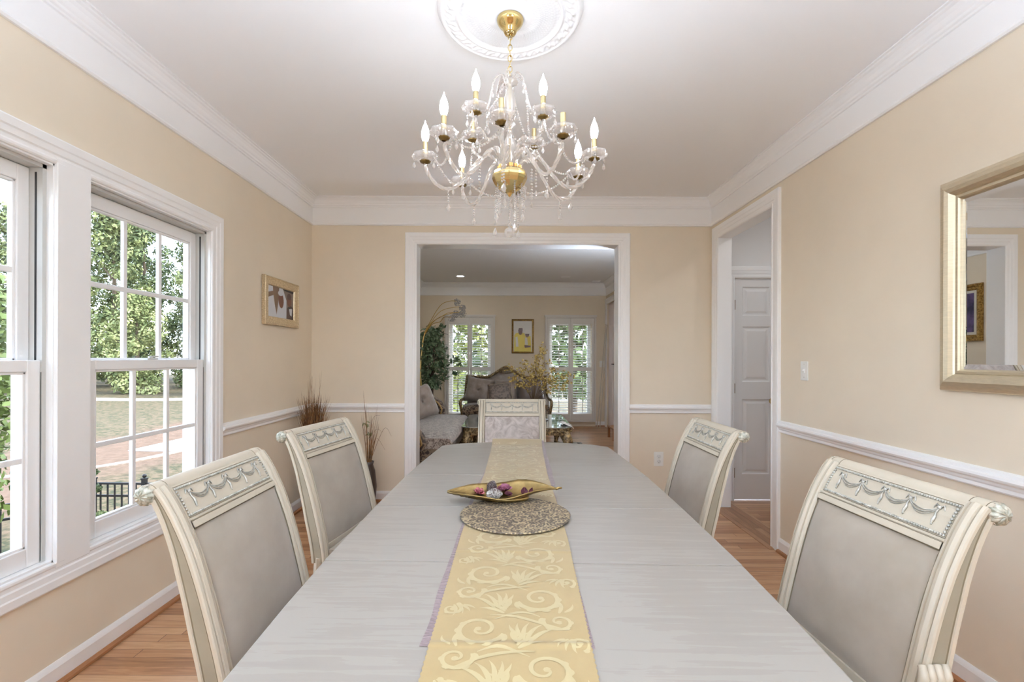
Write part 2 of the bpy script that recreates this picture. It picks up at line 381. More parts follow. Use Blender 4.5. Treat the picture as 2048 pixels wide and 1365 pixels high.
def double_hung(name,y0,y1):
    w=holder(name,(XL,(y0+y1)/2,WZ0)); o=(XL,(y0+y1)/2,WZ0)
    def P(nm,mb,mat,par,**k): return mesh_obj(nm,mb.shift(o),mat,par,**k)
    m=MB(); j=.022
    m.box(-1.95,y0,WZ0,XL+.003,y0+j*.5,WZ1); m.box(-1.95,y1-j*.5,WZ0,XL+.003,y1,WZ1); m.box(-1.95,y0,WZ1-j*.6,XL+.003,y1,WZ1)
    m.box(-1.95,y0,WZ0,XL+.003,y1,WZ0+.014); m.box(-1.99,y0-.03,WZ0-.03,-1.90,y1+.03,WZ0+.010)
    P('jamb',m,M['vinyl'],w)
    m=MB(); k=j*.5
    for ya,yb in ((y0+k,y0+k+.016),(y1-k-.016,y1-k)):
        m.box(-1.905,ya,WZ0+.014,-1.812,yb,WZ1-.013)
    m.box(-1.905,y0+k,WZ1-.028,-1.812,y1-k,WZ1-.013)
    P('jamb_liner',m,M['liner'],w)
    m=MB()
    for ya,yb in ((y0+k+.0155,y0+k+.0168),(y1-k-.0168,y1-k-.0155)):
        m.box(-1.842,ya,1.2,-1.834,yb,WZ1-.045)
    m.box(-1.8165,y1-k-.017,WZ0+.02,-1.8145,y1-k+.0005,1.24)
    P('balance_slot',m,M['slot'],w)
    a,b=y0+k+.017,y1-k-.017
    def sash(nm,x0,x1,z0,z1,st,br,tr):
        m=MB(); m.box(x0,a,z0,x1,a+st,z1); m.box(x0,b-st,z0,x1,b,z1); m.box(x0,a+st,z0,x1,b-st,z0+br); m.box(x0,a+st,z1-tr,x1,b-st,z1)
        xm=(x0+x1)/2; gw=.011
        for q in (1/3,2/3):
            yy=a+st+(b-a-2*st)*q; m.box(xm-.009,yy-gw,z0+br,xm+.009,yy+gw,z1-tr)
        zz=(z0+br+z1-tr)/2; m.box(xm-.0095,a+st,zz-gw,xm+.0095,b-st,zz+gw)
        # glazing bead
        for (p,q,r,s_) in ((a+st,z0+br,a+st+.012,z1-tr),(b-st-.012,z0+br,b-st,z1-tr)): m.box(x0+.006,p,q,x1-.006,r,s_)
        m.box(x0+.006,a+st,z0+br,x1-.006,b-st,z0+br+.010); m.box(x0+.006,a+st,z1-tr-.010,x1-.006,b-st,z1-tr)
        s_=P(nm,m,M['vinyl'],w,bevel=.003)
        m=MB(); m.box(xm-.002,a+st-.01,z0+br-.01,xm+.002,b-st+.01,z1-tr+.01); P('pane',m,M['pane'],s_)
        return s_
    sash('upper_sash',-1.895,-1.862,1.24,WZ1-.030,.046,.045,.062)
    lo=sash('lower_sash',-1.852,-1.817,WZ0+.015,1.286,.050,.072,.044)
    m=MB(); yc=(a+b)/2; m.box(-1.846,yc-.035,1.286,-1.822,yc+.035,1.293); m.tube([(-1.834,yc,1.292),(-1.834,yc,1.305)],.011,10); m.tube([(-1.834,yc,1.302),(-1.822,yc+.035,1.303)],.005,6)
    P('sash_lock',m,M['liner'],lo)
double_hung('window_1',*W1); double_hung('window_2',*W2)

# added unseen rear window, sized for its light on the near half
w=holder('window_3',(0,YF,0)); m=MB()
for a,b in ((-.75,-.70),(-.03,.03),(.70,.75)): m.box(a,-.10,.85,b,-.04,2.15)
m.box(-.75,-.10,2.09,.75,-.04,2.15); m.box(-.75,-.10,.85,.75,-.04,.91)
mesh_obj('sash_frame',m,M['vinyl'],w)
for a,b in ((-.70,-.03),(.03,.70)):
    m=MB(); m.box(a,-.072,.91,b,-.068,2.09); mesh_obj('pane',m,M['pane'],w)
# living room windows behind the shutters
for n_,(x0,x1,z0,z1) in zip((4,5),LW):
    w=holder('window_%d'%n_,(0,LY1,0)); m=MB()
    for a,b in ((x0,x0+.06),(x1-.06,x1)): m.box(a,.05,z0,b,.13,z1)
    for c,d in ((z0,z0+.06),(1.06,1.12),(z1-.06,z1)): m.box(x0+.06,.05,c,x1-.06,.12,d)
    mesh_obj('sash_frame',m,M['vinyl'],w)
    m=MB(); m.box(x0+.05,.085,z0+.05,x1-.05,.089,z1-.05); mesh_obj('pane',m,M['pane'],w)

# hall door: single column of three raised panels, brass hinges and knob
d=holder('door_1',(HD0,4.375,0)); W=HD1-HD0; m=MB()
st=.088; rails=[(.006,.24),(.93,1.09),(1.60,1.70),(1.965,HDZ-.006)]
m.box(.004,0,.006,st,.035,HDZ-.006); m.box(W-st,0,.006,W-.004,.035,HDZ-.006)
for a,b in rails: m.box(st,0,a,W-st,.035,b)
m.box(st,.012,.2,W-st,.03,2.0)
for (a,b) in ((.24,.93),(1.09,1.60),(1.70,1.965)):
    x0,x1=st,W-st
    m.grid([[(x0,.001,a),(x1,.001,a),(x1,.001,b),(x0,.001,b)],[(x0+.010,.011,a+.010),(x1-.010,.011,a+.010),(x1-.010,.011,b-.010),(x0+.010,.011,b-.010)],
            [(x0+.022,.011,a+.022),(x1-.022,.011,a+.022),(x1-.022,.011,b-.022),(x0+.022,.011,b-.022)],[(x0+.042,.003,a+.042),(x1-.042,.003,a+.042),(x1-.042,.003,b-.042),(x0+.042,.003,b-.042)]],closeu=True,smooth=False)
    m.poly([(x0+.042,.003,a+.042),(x1-.042,.003,a+.042),(x1-.042,.003,b-.042),(x0+.042,.003,b-.042)])
mesh_obj('door_panel',m,M['door'],d)
for z in (.252,1.03,1.80):
    m=MB(); m.tube([(.0,-.006,z-.045),(.0,-.006,z+.045)],.006,8); m.box(-.004,-.003,z-.045,.022,.001,z+.045); mesh_obj('hinge',m,M['oldbrass'],d)
m=MB(); m.lathe([(.001,0),(.030,0),(.030,-.006),(.012,-.012),(.010,-.03),(.026,-.042),(.028,-.055),(.018,-.066),(.001,-.068)],16,(W-.065,0,.914),'y'); mesh_obj('door_knob',m,M['brass'],d)
# living room side door
d=holder('door_2',(LXR+.03,LD0,0)); W=LD1-LD0; m=MB(); m.box(0,.005,.006,.04,W-.005,LDZ-.005)
for a,b in ((.25,.95),(1.12,1.75),(1.88,2.2)):
    for c,e in ((.11,.38),(.46,.73)):
        m.box(-.004,c,a,.0,e,b); m.box(-.008,c+.03,a+.03,-.003,e-.03,b-.03)
mesh_obj('door_panel',m,plain('pinkish white door paint',(236,226,226),.4),d)
m=MB(); m.lathe([(.001,0),(.032,0),(.03,-.01),(.01,-.012),(.01,-.045),(.001,-.046)],14,(0,.26,1.2),'x'); m.tube([(-.04,.26,1.2),(-.045,.36,1.2)],.009,8); mesh_obj('door_lever',m,M['black'],d)
# ------------------------------------------------------------------ outdoors
GZ=-1.65
def ground_mat():
    t=NT('lawn with clay patches'); b=t.bsdf((.2,.3,.1,1),.95); co=t.coord((1,1,1))
    a=t.noise(co,.16,5,.6); f=t.noise(co,4.5,8,.78)
    g=t.ramp(f,[(.38,s2l((36,44,20))),(.47,s2l((74,70,38))),(.56,s2l((112,92,70)))])
    cl=t.ramp(f,[(.3,s2l((98,72,54))),(.7,s2l((126,98,80)))])
    tc=t.n('ShaderNodeTexCoord'); sp=t.n('ShaderNodeSeparateXYZ'); t.l(tc.outputs['Object'],sp.inputs[0])
    # worn clay band beside the track
    ad=t.n('ShaderNodeMath',operation='ADD'); t.l(sp.outputs[0],ad.inputs[0]); ad.inputs[1].default_value=11.6
    ab=t.n('ShaderNodeMath',operation='ABSOLUTE'); t.l(ad.outputs[0],ab.inputs[0])
    sb=t.n('ShaderNodeMath',operation='MULTIPLY_ADD'); t.l(ab.outputs[0],sb.inputs[0]); sb.inputs[1].default_value=-.075; sb.inputs[2].default_value=.66
    sm=t.n('ShaderNodeMath',operation='ADD'); t.l(sb.outputs[0],sm.inputs[0]); t.l(a,sm.inputs[1])
    mk=t.ramp(sm.outputs[0],[(.86,(0,0,0,1)),(1.02,(.85,.85,.85,1))])
    mx=t.n('ShaderNodeMix',data_type='RGBA'); t.l(mk,mx.inputs[0]); t.l(g,mx.inputs[6]); t.l(cl,mx.inputs[7])
    t.l(mx.outputs[2],b.inputs['Base Color']); t.bump(f,.6,.05); return t.m
def gh(x,y): return GZ+.22*noise.noise((x*.1,y*.1,.3))*max(0,min(1,(-7-x)/4))
m=MB(); rows=[]
for i in range(61):
    y=-40+i*2
    rows.append([(-70+j*2,y,gh(-70+j*2,y)) for j in range(71)])
m.grid(rows); struct('ground',m,ground_mat())
m=MB(); m.box(-1.97,-1.87,GZ-.3,3.38,9.27,-.101); struct('foundation',m,M['hall'])
def strip(name,pts,w,mat,z=.02):
    m=MB(); P=spline([(a,b,0) for a,b in pts],8); rows=[]
    for i,p in enumerate(P):
        q=P[min(i+1,len(P)-1)]-P[max(i-1,0)]; n=Vector((-q.y,q.x,0)).normalized()*(w/2)*(1+.12*noise.noise((i*.5,0,3)))
        zz=GZ+.28+z
        za,zb=gh(p.x-n.x,p.y-n.y),gh(p.x+n.x,p.y+n.y); rows.append([(p.x-n.x,p.y-n.y,za-.2),(p.x-n.x,p.y-n.y,za+z),(p.x+n.x,p.y+n.y,zb+z),(p.x+n.x,p.y+n.y,zb-.2)])
    m.grid(rows,smooth=False); return struct(name,m,mat)
strip('path',[(-22,9.6),(-16,10.6),(-12.6,11.4),(-10.9,12.4),(-10.3,15.5),(-10.6,22),(-12,30)],.36,two('pale dirt track',(128,112,100),(150,136,124),6,.95))
strip('road',[(-60,34.2),(-40,33.8),(-15,33.6),(15,33.6)],1.6,two('pale gravel road',(170,164,156),(190,184,176),4,.95))

LEAFG=[two('mid green leaves',(72,84,50),(140,146,94),1.1,.7,Specular_IOR_Level=.3,detail=5),
       two('dark green leaves',(60,74,46),(122,132,88),1.0,.7,Specular_IOR_Level=.3,detail=5),
       two('light olive leaves',(98,108,64),(158,160,108),1.3,.7,Specular_IOR_Level=.3,detail=5)]
BARK=two('brown bark',(70,58,46),(112,96,78),14,.9)
def leafcloud(mb,blobs,n,size,rnd,asp=.55):
    tot=sum(b[3]**2 for b in blobs)
    for (x,y,z,r) in blobs:
        for k in range(max(3,int(n*r*r/tot))):
            u=rnd.uniform(-1,1); a=rnd.uniform(0,2*PI); q=(1-u*u)**.5; d=r*(rnd.random()**.35)
            c=Vector((x+q*cos(a)*d,y+q*sin(a)*d,z+u*d*.85))
            n_=Vector((q*cos(a)+rnd.gauss(0,.5),q*sin(a)+rnd.gauss(0,.5),u+.35+rnd.gauss(0,.5))).normalized()
            t_=n_.orthogonal().normalized(); t_.rotate(Matrix.Rotation(rnd.uniform(0,2*PI),3,n_)); b_=n_.cross(t_)
            s=size*rnd.uniform(.7,1.3)
            mb.add([c-t_*s,c+b_*s*asp-t_*s*.1,c+t_*s,c-b_*s*asp-t_*s*.1],[(0,1,2,3)])
def tree(name,label,loc,h,rx,leaf,seed,n=3200,size=.2,nb=26,z0=.15,trunk=True,cat='tree',group=None):
    rnd=random.Random(seed); t=thing(name,label,cat,loc,0,group)
    blobs=[]
    for k in range(nb):
        f=k/(nb-1); zz=h*(z0+(1-z0-.08)*f); wd=rx*math.sqrt(max(.08 if f>.5 or z0>.1 else .72,1-(2*f-.92)**2))
        a=k*2.4+rnd.uniform(-.4,.4); rr=wd*rnd.uniform(.25,.78)
        blobs.append((rr*cos(a),rr*sin(a),zz,rx*rnd.uniform(.28,.46)))
    m=MB(); leafcloud(m,blobs,n,size,rnd); mesh_obj('crown',m,leaf,t)
    if trunk:
        m=MB(); m.tube([(0,0,-.1),(.05*rx,0,h*.3),(0,.05*rx,h*.6),(0,0,h*.85)],[rx*.075,rx*.06,rx*.04,rx*.01],8)
        for k in range(0,nb,4):
            b=blobs[k]; m.tube([(0,0,max(b[2]-.5*rx,h*.1)),(b[0]*.5,b[1]*.5,b[2]-.2*rx),b[:3]],[rx*.03,rx*.02,rx*.006],5)
        mesh_obj('trunk',m,BARK,t)
    return t
G='trees along the wood edge'
tA=tree('woodland_tree','tall mid green tree in the wood beyond the lawn',(-38.4,46,GZ),19,3.75,LEAFG[0],11,n=13000,size=.185,z0=.05,nb=30,group=G)
tB=tree('woodland_tree','tall dark green tree in the wood beyond the lawn',(-33.6,56,GZ),21,3.75,LEAFG[1],12,n=13000,size=.185,z0=.03,nb=30,group=G)
tC=tree('bushy_tree','rounded light olive tree at the front of the wood',(-30.5,38.8,GZ),8.6,2.75,LEAFG[2],13,n=9000,size=.125,z0=.02,nb=22,group='rounded trees at the wood edge')
for i,x in enumerate((-57.6,-48,-28.8,-19.2)): dup(tA,(x,46+(i%2)*.6,GZ),i*1.3+.6,scale=(1,1,.92+.05*(i%3)))
for i,x in enumerate((-62.6,-52.9,-43.2,-23.9)): dup(tB,(x,56,GZ),i*2.1+.4,scale=(1,1,.95+.05*(i%3)))
for i,x in enumerate((-63,-53.4,-43.8,-34.2,-24.6)): dup(tA,(x,66,GZ),i*1.9+.9,scale=(1,1,1.22+.06*(i%2)))
for i,x in enumerate((-44.6,-37.5,-23.5,-16.4)): dup(tC,(x,38.8,GZ),i*1.7+.3,scale=(1,1,(.62,.78,.95,.7)[i]))
tree('garden_tree','light green leafy tree close outside the left window',(-5.75,4.9,GZ),4.15,.95,plain('fresh green leaves',(96,112,52),.6,var=.25,vs=6),21,n=5200,size=.047,nb=26,z0=.34)
tree('conifer_shrub','narrow dark green shrub beside the black fence',(-5.26,6.0,GZ),1.62,.13,LEAFG[1],22,n=1500,size=.035,nb=14,z0=.02,cat='shrub')

# fence
fz=1.2
def fence(name,label,a,b,posts):
    t=thing(name,label,'fence',(a[0],a[1],GZ),math.atan2(b[1]-a[1],b[0]-a[0])); L=math.hypot(b[0]-a[0],b[1]-a[1])
    m=MB()
    for z in (fz-.02,fz-.19,.12):
        m=MB(); m.box(0,-.013,z-.014,L,.013,z+.014); mesh_obj('rail',m,M['black'],t)
    m=MB(); n=int(L/.095)
    for i in range(1,n): x=L*i/n; m.box(x-.008,-.008,.05,x+.008,.008,fz-.02)
    mesh_obj('pickets',m,M['black'],t)
    for x in posts:
        m=MB(); m.box(x-.026,-.026,-.1,x+.026,.026,fz+.04); m.box(x-.032,-.032,fz+.04,x+.032,.032,fz+.06); m.sphere((x,0,fz+.09),.028,8,6); mesh_obj('post',m,M['black'],t)
fence('metal_fence','black metal picket fence seen low through the left window, ending in a post',(-7.3,4.62),(-5.87,5.75),[0,1.80])
fence('metal_fence','short black metal picket fence length hidden mostly behind the wide window mullion',(-5.85,5.80),(-5.82,6.60),[])
fence('metal_fence','black metal picket fence panel with a capped post seen low through the right window',(-5.80,6.64),(-4.7,6.62),[0.0,.72])

# greenery outside the living room windows
tree('garden_tree','yellow green tree seen through the left shutters',(-2.1,13.6,GZ),6.5,1.7,plain('yellow green leaves',(118,124,54),.7,var=.3,vs=3),31,n=3000,size=.11,nb=24,z0=.05)
tree('garden_tree','green tree seen through the right shutters',(1.9,14.2,GZ),6.8,1.5,plain('soft green leaves',(92,106,58),.7,var=.3,vs=3),32,n=2600,size=.11,nb=22,z0=.30)
tree('garden_shrub','low yellow green shrub seen through the lower right shutters',(2.1,12.6,GZ),1.35,.75,plain('lime green leaves',(120,128,56),.7,var=.25,vs=4),33,n=1400,size=.07,nb=14,z0=.02,trunk=True,cat='shrub')
tree('garden_tree','dark green tree behind the lawn between the far windows',(-.6,19,GZ),7.5,2.4,LEAFG[0],34,n=2600,size=.16,nb=22,z0=.12)
strip('driveway',[(-12,16.2),(0,16.0),(14,16.3)],2.4,plain('pale concrete',(170,168,164),.9))

# ------------------------------------------------------------------ sky, sun, camera
w=bpy.data.worlds.new('sky'); SC.world=w; w.use_nodes=True; nt=w.node_tree; nt.nodes.clear()
o=nt.nodes.new('ShaderNodeOutputWorld'); bg=nt.nodes.new('ShaderNodeBackground'); sk=nt.nodes.new('ShaderNodeTexSky')
sk.sky_type='HOSEK_WILKIE'; sk.sun_direction=(.62,.05,.78); sk.turbidity=4.5; sk.ground_albedo=.3
hs=nt.nodes.new('ShaderNodeHueSaturation'); hs.inputs['Saturation'].default_value=.6
nt.links.new(sk.outputs[0],hs.inputs['Color']); nt.links.new(hs.outputs[0],bg.inputs[0]); bg.inputs[1].default_value=SKY
nt.links.new(bg.outputs[0],o.inputs[0])
def lamp(name,kind,energy,loc=(0,0,0),rot=(0,0,0),**k):
    l=bpy.data.lights.new(name,kind); l.energy=energy
    for a,b in k.items(): setattr(l,a,b)
    ob=bpy.data.objects.new(name,l); COL.objects.link(ob); ob.location=loc; ob.rotation_euler=rot; return ob
sun=lamp('sun','SUN',SUN,angle=R(1.0),color=(1,.96,.88))
sun.rotation_euler=Vector((.62,.05,.78)).to_track_quat('Z','Y').to_euler()
cam=bpy.data.cameras.new('camera'); co=bpy.data.objects.new('camera',cam); COL.objects.link(co)
co.location=(0,0,1.30); co.rotation_euler=(R(90),R(-.2),0); cam.sensor_width=36; cam.lens=950/2048*36
cam.shift_x=6/2048; cam.shift_y=34.5/2048; cam.clip_start=.05; cam.clip_end=300
SC.camera=co
SC.view_settings.view_transform='Standard'; SC.view_settings.look='None'; SC.view_settings.gamma=1; SC.view_settings.exposure=EXPO
try: SC.view_settings.use_curve_mapping=False
except Exception: pass
SC.cycles.max_bounces=14; SC.cycles.diffuse_bounces=8; SC.cycles.glossy_bounces=6; SC.cycles.transmission_bounces=8; SC.cycles.transparent_max_bounces=24
SC.cycles.caustics_reflective=False; SC.cycles.caustics_refractive=False; SC.cycles.sample_clamp_indirect=6
SC.cycles.use_denoising=True
# ------------------------------------------------------------------ dining chairs
def interp(tab,x):
    for (a,b),(c,d) in zip(tab,tab[1:]):
        if x<=c: return b+(d-b)*max(0,(x-a))/(c-a)
    return tab[-1][1]
VZ=[(.40,-.131),(.44,-.127),(.50,-.116),(.60,-.092),(.70,-.066),(.80,-.034),(.879,0),(.92,.022),(.951,.043),(.975,.064)]
def vz(z):  # smoothed profile of the front face of the back
    return (interp(VZ,z-.03)+2*interp(VZ,z)+interp(VZ,z+.03))/4 if z<.94 else interp(VZ,z)
DZT=[(.40,.062),(.60,.060),(.75,.052),(.85,.042),(.96,.030)]
def fr(u,z,d):   # point at width u, height z, depth d behind the front face
    s=(vz(z+.01)-vz(z-.01))/.02; n=Vector((0,1,-s)).normalized()
    return (u,vz(z)+n.y*d,z+n.z*d)
ZS=[.40,.44,.48,.52,.56,.60,.64,.68,.72,.76,.80,.83,.86,.89,.92,.94,.955,.962]
SZ,SV,SR=.945,.081,.026
def stile_mb(sg):
    m=MB(); rows=[]
    for z in ZS:
        D=interp(DZT,z)
        sec=[(.214,.006),(.217,-.001),(.224,-.003),(.2262,.0022),(.2285,.0022),(.2305,-.005),(.240,-.0075),(.2495,-.005),(.2515,.0012),(.2537,.0012),(.2555,-.003),(.262,-.001),(.264,.003),
             (.264,.010),(.2605,.0115),(.2600,.0150),(.2600,D-.015),(.2605,D-.0115),(.264,D-.010),(.264,D-.001),(.260,D),(.214,D)]
        r=[fr(u*sg,z,d) for u,d in sec]; rows.append(r if sg>0 else r[::-1])
    n=len(rows[0]); k0=len(m.f); m.grid(rows,closeu=True,smooth=False)
    gl={3,8,14,16}
    for i in range(k0,len(m.f)):
        j=(i-k0)%n
        if sg<0: j=(n-2-j)%n
        if j in gl: m.m[i]=1
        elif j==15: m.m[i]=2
    m.poly(rows[0][::-1]); m.poly(rows[-1])
    return m
def rosette_mb(sg):
    m=MB(); c=(.264*sg,SV,SZ)
    m.lathe([(.001,.013*sg),(.008,.0125*sg),(.017,.010*sg),(.022,.005*sg),(.0245,.0),(.0245,-.006*sg),(.02,-.008*sg)],40,c,'x',mod=lambda a,r,z:1+.10*cos(a*10)*(1 if r<.0265 and r>.008 else 0))
    for k in range(8):
        a=k*PI/4
        m.tube([(c[0]+.0135*sg,c[1],c[2]),(c[0]+.0125*sg,c[1]+.010*cos(a),c[2]+.010*sin(a)),(c[0]+.005*sg,c[1]+.021*cos(a+.25),c[2]+.021*sin(a+.25))],[.0016,.0034,.0016],6)
    return m
def make_chair(name,label,cat,group):
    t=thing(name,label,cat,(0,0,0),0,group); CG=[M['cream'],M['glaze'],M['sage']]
    for sg in (-1,1):
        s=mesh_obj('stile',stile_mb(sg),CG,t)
        ro=mesh_obj('rosette',rosette_mb(sg),M['rosette'],s); ro['label']='carved silver grey rosette'
        # side panel outline of glaze
    m=MB(); m.tube([(-.264,SV,SZ),(.264,SV,SZ)],SR,20)
    for u in (.212,.2515):
        for sg in (-1,1):
            m.cm=1; m.tube([(u*sg-.0008,SV,SZ),(u*sg+.0008,SV,SZ)],SR+.0006,20); m.cm=0
    rows=[]
    for i in range(11):
        z=.862+.096*i/10; rows.append([fr(-.2145,z,.006),fr(.2145,z,.006)])
    for i in range(10,-1,-1):
        z=.862+.096*i/10; rows.append([fr(-.2145,z,.030),fr(.2145,z,.030)])
    m.grid(rows,closev=True,smooth=False)
    def bar(z0,z1,d0,d1,u=.2145,mi=0):
        m.cm=mi; N=2; rr=[]
        for (z,d) in ((z0,d1),(z0,d0),(z1,d0),(z1,d1)): rr.append([fr(-u,z,d),fr(u,z,d)])
        m.grid(rr,closev=True,smooth=False); m.cm=0
    bar(.846,.862,-.002,.03); bar(.862,.8632,.002,.02,.2145,1); bar(.8445,.846,.003,.02,.2145,1)
    bar(.866,.870,.0015,.01)
    lo_=MB(); lo_.grid([[fr(-.2145,z,d),fr(.2145,z,d)] for z,d in ((.41,.055),(.41,-.002),(.468,-.002),(.468,.055))],closev=True,smooth=False); mesh_obj('lower_rail',lo_,CG,t)
    mesh_obj('crest_rail',m,CG,t)
    # beaded border
    m=MB(); zt,zb,ub=.948,.878,.205
    for i in range(58):
        u=-ub+2*ub*i/57
        for z in (zt,zb):
            c=fr(u,z,.0045); m.sphere(c,.0040,6,4)
    for i in range(1,9):
        z=zb+(zt-zb)*i/9
        for sg in (-1,1): m.sphere(fr(ub*sg,z,.0045),.0040,6,4)
    m.cm=1
    for z in (zt+.0055,zb-.0055):
        m.tube([fr(-ub-.004,z,.0058),fr(ub+.004,z,.0058)],.0008,5)
    for sg in (-1,1): m.tube([fr((ub+.0055)*sg,zb-.005,.0055),fr((ub+.0055)*sg,(zb+zt)/2,.0055),fr((ub+.0055)*sg,zt+.005,.0058)],.0008,5)
    b=mesh_obj('bead_moulding',m,[M['silver'],M['glaze']],t); b['label']='silver grey beaded moulding'
    # swags and bell drops
    m=MB(); us=[-.164,-.082,0,.082,.164]
    for a,b_ in zip(us,us[1:]):
        for q,(dp,rr) in enumerate(((.013,.0015),(.018,.0018),(.022,.0013))):
            m.tube([fr(a+(b_-a)*k/10,.931-dp*4*(k/10)*(1-k/10)-.001*q,.0045-.002*(q==1)) for k in range(11)],rr,6)
    for u in us:
        m.sphere(fr(u,.932,.0035),.0052,8,6)
        for sg in (-1,1): m.tube([fr(u,.933,.004),fr(u+.010*sg,.938,.003),fr(u+.015*sg,.929,.005)],[.0015,.0026,.0012],6)
        m.tube([fr(u,.930,.004),fr(u-.002,.920,.004),fr(u+.002,.911,.003),fr(u,.901,.003),fr(u-.001,.892,.005)],[.0014,.0018,.0032,.0036,.0012],7)
        m.sphere(fr(u,.893,.0045),.0028,6,5)
    g=mesh_obj('garland_carving',m,M['silver'],t); g['label']='silver grey carved swags and drops'
    # upholstered back
    m=MB(); rows=[]; U,z0,z1=.2125,.466,.8455
    for i in range(15):
        f=i/14; z=z0+(z1-z0)*f; row=[]
        for j in range(13):
            g_=-1+2*j/12; e=(1-abs(g_)**5)*(1-abs(2*f-1)**7); row.append(fr(U*g_,z,.007-.015*e))
        rows.append(row)
    m.grid(rows); 
    rows=[]
    for i in range(8):
        z=z0+(z1-z0)*i/7; D=interp(DZT,z)-.008; rows.append([fr(U,z,D),fr(-U,z,D)])
    m.grid(rows); mesh_obj('upholstered_back',m,M['suede'],t)
    m=MB(); m.cm=0
    ring=[fr(-.2118,z0+.002,.004),fr(-.2118,.70,.004),fr(-.2118,.832,.004),fr(-.204,.8435,.004),fr(0,.8440,.004),fr(.204,.8435,.004),fr(.2118,.832,.004),fr(.2118,.70,.004),fr(.2118,z0+.002,.004)]
    m.tube(spline(ring,4),.0015,6); mesh_obj('welt',m,M['glaze'],t)
    # seat
    m=MB(); rows=[]
    def edge(f): return .235+.035*f
    for i in range(13):
        f=i/12; y=-.135-.465*f; row=[]
        for j in range(13):
            g_=-1+2*j/12; e=max(0,(1-abs(g_)**4)*(1-abs(2*f-1)**6)); row.append((edge(f)*g_,y,.452+.045*e**.5))
        rows.append(row)
    m.grid(rows); a=[(edge(0)*-1,-.135,.452),(edge(0),-.135,.452),(edge(1),-.6,.452),(-edge(1),-.6,.452)]
    b=[(p[0],p[1],.43) for p in a]; m.add(a+b,[(4,5,6,7),(0,1,5,4),(1,2,6,5),(2,3,7,6),(3,0,4,7)])
    mesh_obj('seat',m,M['suede'],t)
    m=MB(); m.add([(p[0]*.99,p[1]*.99-.001,.429) for p in a]+[(p[0]*.985,p[1]*.985-.002,.355) for p in a],[(0,1,2,3),(7,6,5,4),(0,4,5,1),(1,5,6,2),(2,6,7,3),(3,7,4,0)])
    mesh_obj('seat_frame',m,CG,t,bevel=.004)
    for sg in (-1,1):
        m=MB(); m.lathe([(.001,0),(.016,0),(.018,.02),(.014,.04),(.018,.16),(.026,.30),(.030,.325),(.022,.335),(.030,.345),(.030,.43),(.001,.43)],16,(.236*sg,-.565,0),mod=lambda a,r,z:1+(.05*cos(a*8) if .05<z<.31 else 0)); mesh_obj('leg',m,CG,t)
        m=MB(); P=[(.236*sg,-.098,.42),(.236*sg,-.09,.30),(.236*sg,-.065,.15),(.236*sg,-.015,0.0)]
        m.tube(spline(P,5),[.034]*6+[.030]*5+[.026]*5,4,cross=[1,1,1,1],sm=False); mesh_obj('leg',m,CG,t)
    return t
CH='whitewashed dining chairs with carved swag crests round the table'
ch=make_chair('dining_chair','cream carved dining chair nearest the camera on the window side, side face in shade','chair',CH)
def put(o,x,y,a): o.location=(x,y,0); o.rotation_euler=(0,0,a-PI/2)
put(ch,-.846,1.475,R(179.4))
c2=dup(ch,(-.882,2.355,0),R(169.3)-PI/2,'cream carved dining chair on the window side with dried grass showing behind its crest')
c3=dup(ch,(.986,2.42,0),R(.5)-PI/2,'cream carved dining chair standing in front of the hall doorway')
c4=dup(ch,(.025,3.75,0),R(90)-PI/2,'cream dining chair with crushed grey velvet back at the far end of the table')
for c in c4.children:
    if c.name.startswith('upholstered_back'): c.data=c.data.copy(); c.data.materials[0]=M['crush']; c['label']='crushed grey velvet back panel'
c5=dup(ch,(1.038,1.35,0),R(1.9)-PI/2,'large cream carved dining chair beside the right wall below the mirror')
# carved knuckles at the lower ends of this chair's stiles
for sg in (1,):
    m=MB(); b=Vector(fr(.264*sg,.56,.02))
    for k in range(4):
        y=b.y-.030+.018*k
        m.tube([(b.x-.004*sg,y+.004,.50),(b.x+.010*sg,y-.004,.545),(b.x+.015*sg,y,.585),(b.x+.006*sg,y+.004,.605),(b.x-.003*sg,y+.005,.598)],[.004,.009,.0105,.008,.004],8)
    m.tube([(b.x-.003*sg,b.y-.035,.50),(b.x+.01*sg,b.y,.497),(b.x-.003*sg,b.y+.035,.50)],.008,8)
    o=mesh_obj('carved_knuckle',m,M['cream'],c5)
# ------------------------------------------------------------------ dining table and what lies on it
TX,TY,TR_=.072,1.720,R(-1.3)
tb=thing('dining_table','long whitewashed dining table with two leaves and clipped bowed ends','table',(TX,TY,0),TR_)
HW=[(0,.556),(.232,.5545),(.465,.552),(.70,.543),(.92,.529),(1.195,.511)]
ENDP=[(.511,1.195),(.43,1.262),(.315,1.306),(.2,1.335),(.10,1.350),(0,1.353)]
def top_piece(pts):
    m=MB(); n=len(pts); c=Vector((sum(p[0] for p in pts)/n,sum(p[1] for p in pts)/n))
    m.prism(pts,.732,.76); return m
g=.0009
def xs(y): return interp(HW,abs(y))
lf=[(-xs(g),g),(xs(g),g),(xs(.232),.232),(xs(.465),.465-g),(-xs(.465),.465-g),(-xs(.232),.232)]
def edge_pts(sg):
    e=[(xs(.465),.465+g),(.543,.70),(.529,.92)]+ENDP
    full=e+[(-x,y) for x,y in e[::-1][1:]]
    return full
for sg,nm in ((1,'leaf'),(-1,'leaf'),(1,'table_end'),(-1,'table_end')):
    pts=lf if nm=='leaf' else edge_pts(sg)
    if sg<0: pts=[(-x,-y) for x,y in pts]
    mesh_obj(nm,top_piece(pts),M['table'],tb,bevel=.004 if nm=='table_end' else .0016)
m=MB()
ap=[(x*.9,y*.955) for x,y in edge_pts(1)]; ring=ap[1:-1]; ring=ring+[(-x,-y) for x,y in ring]
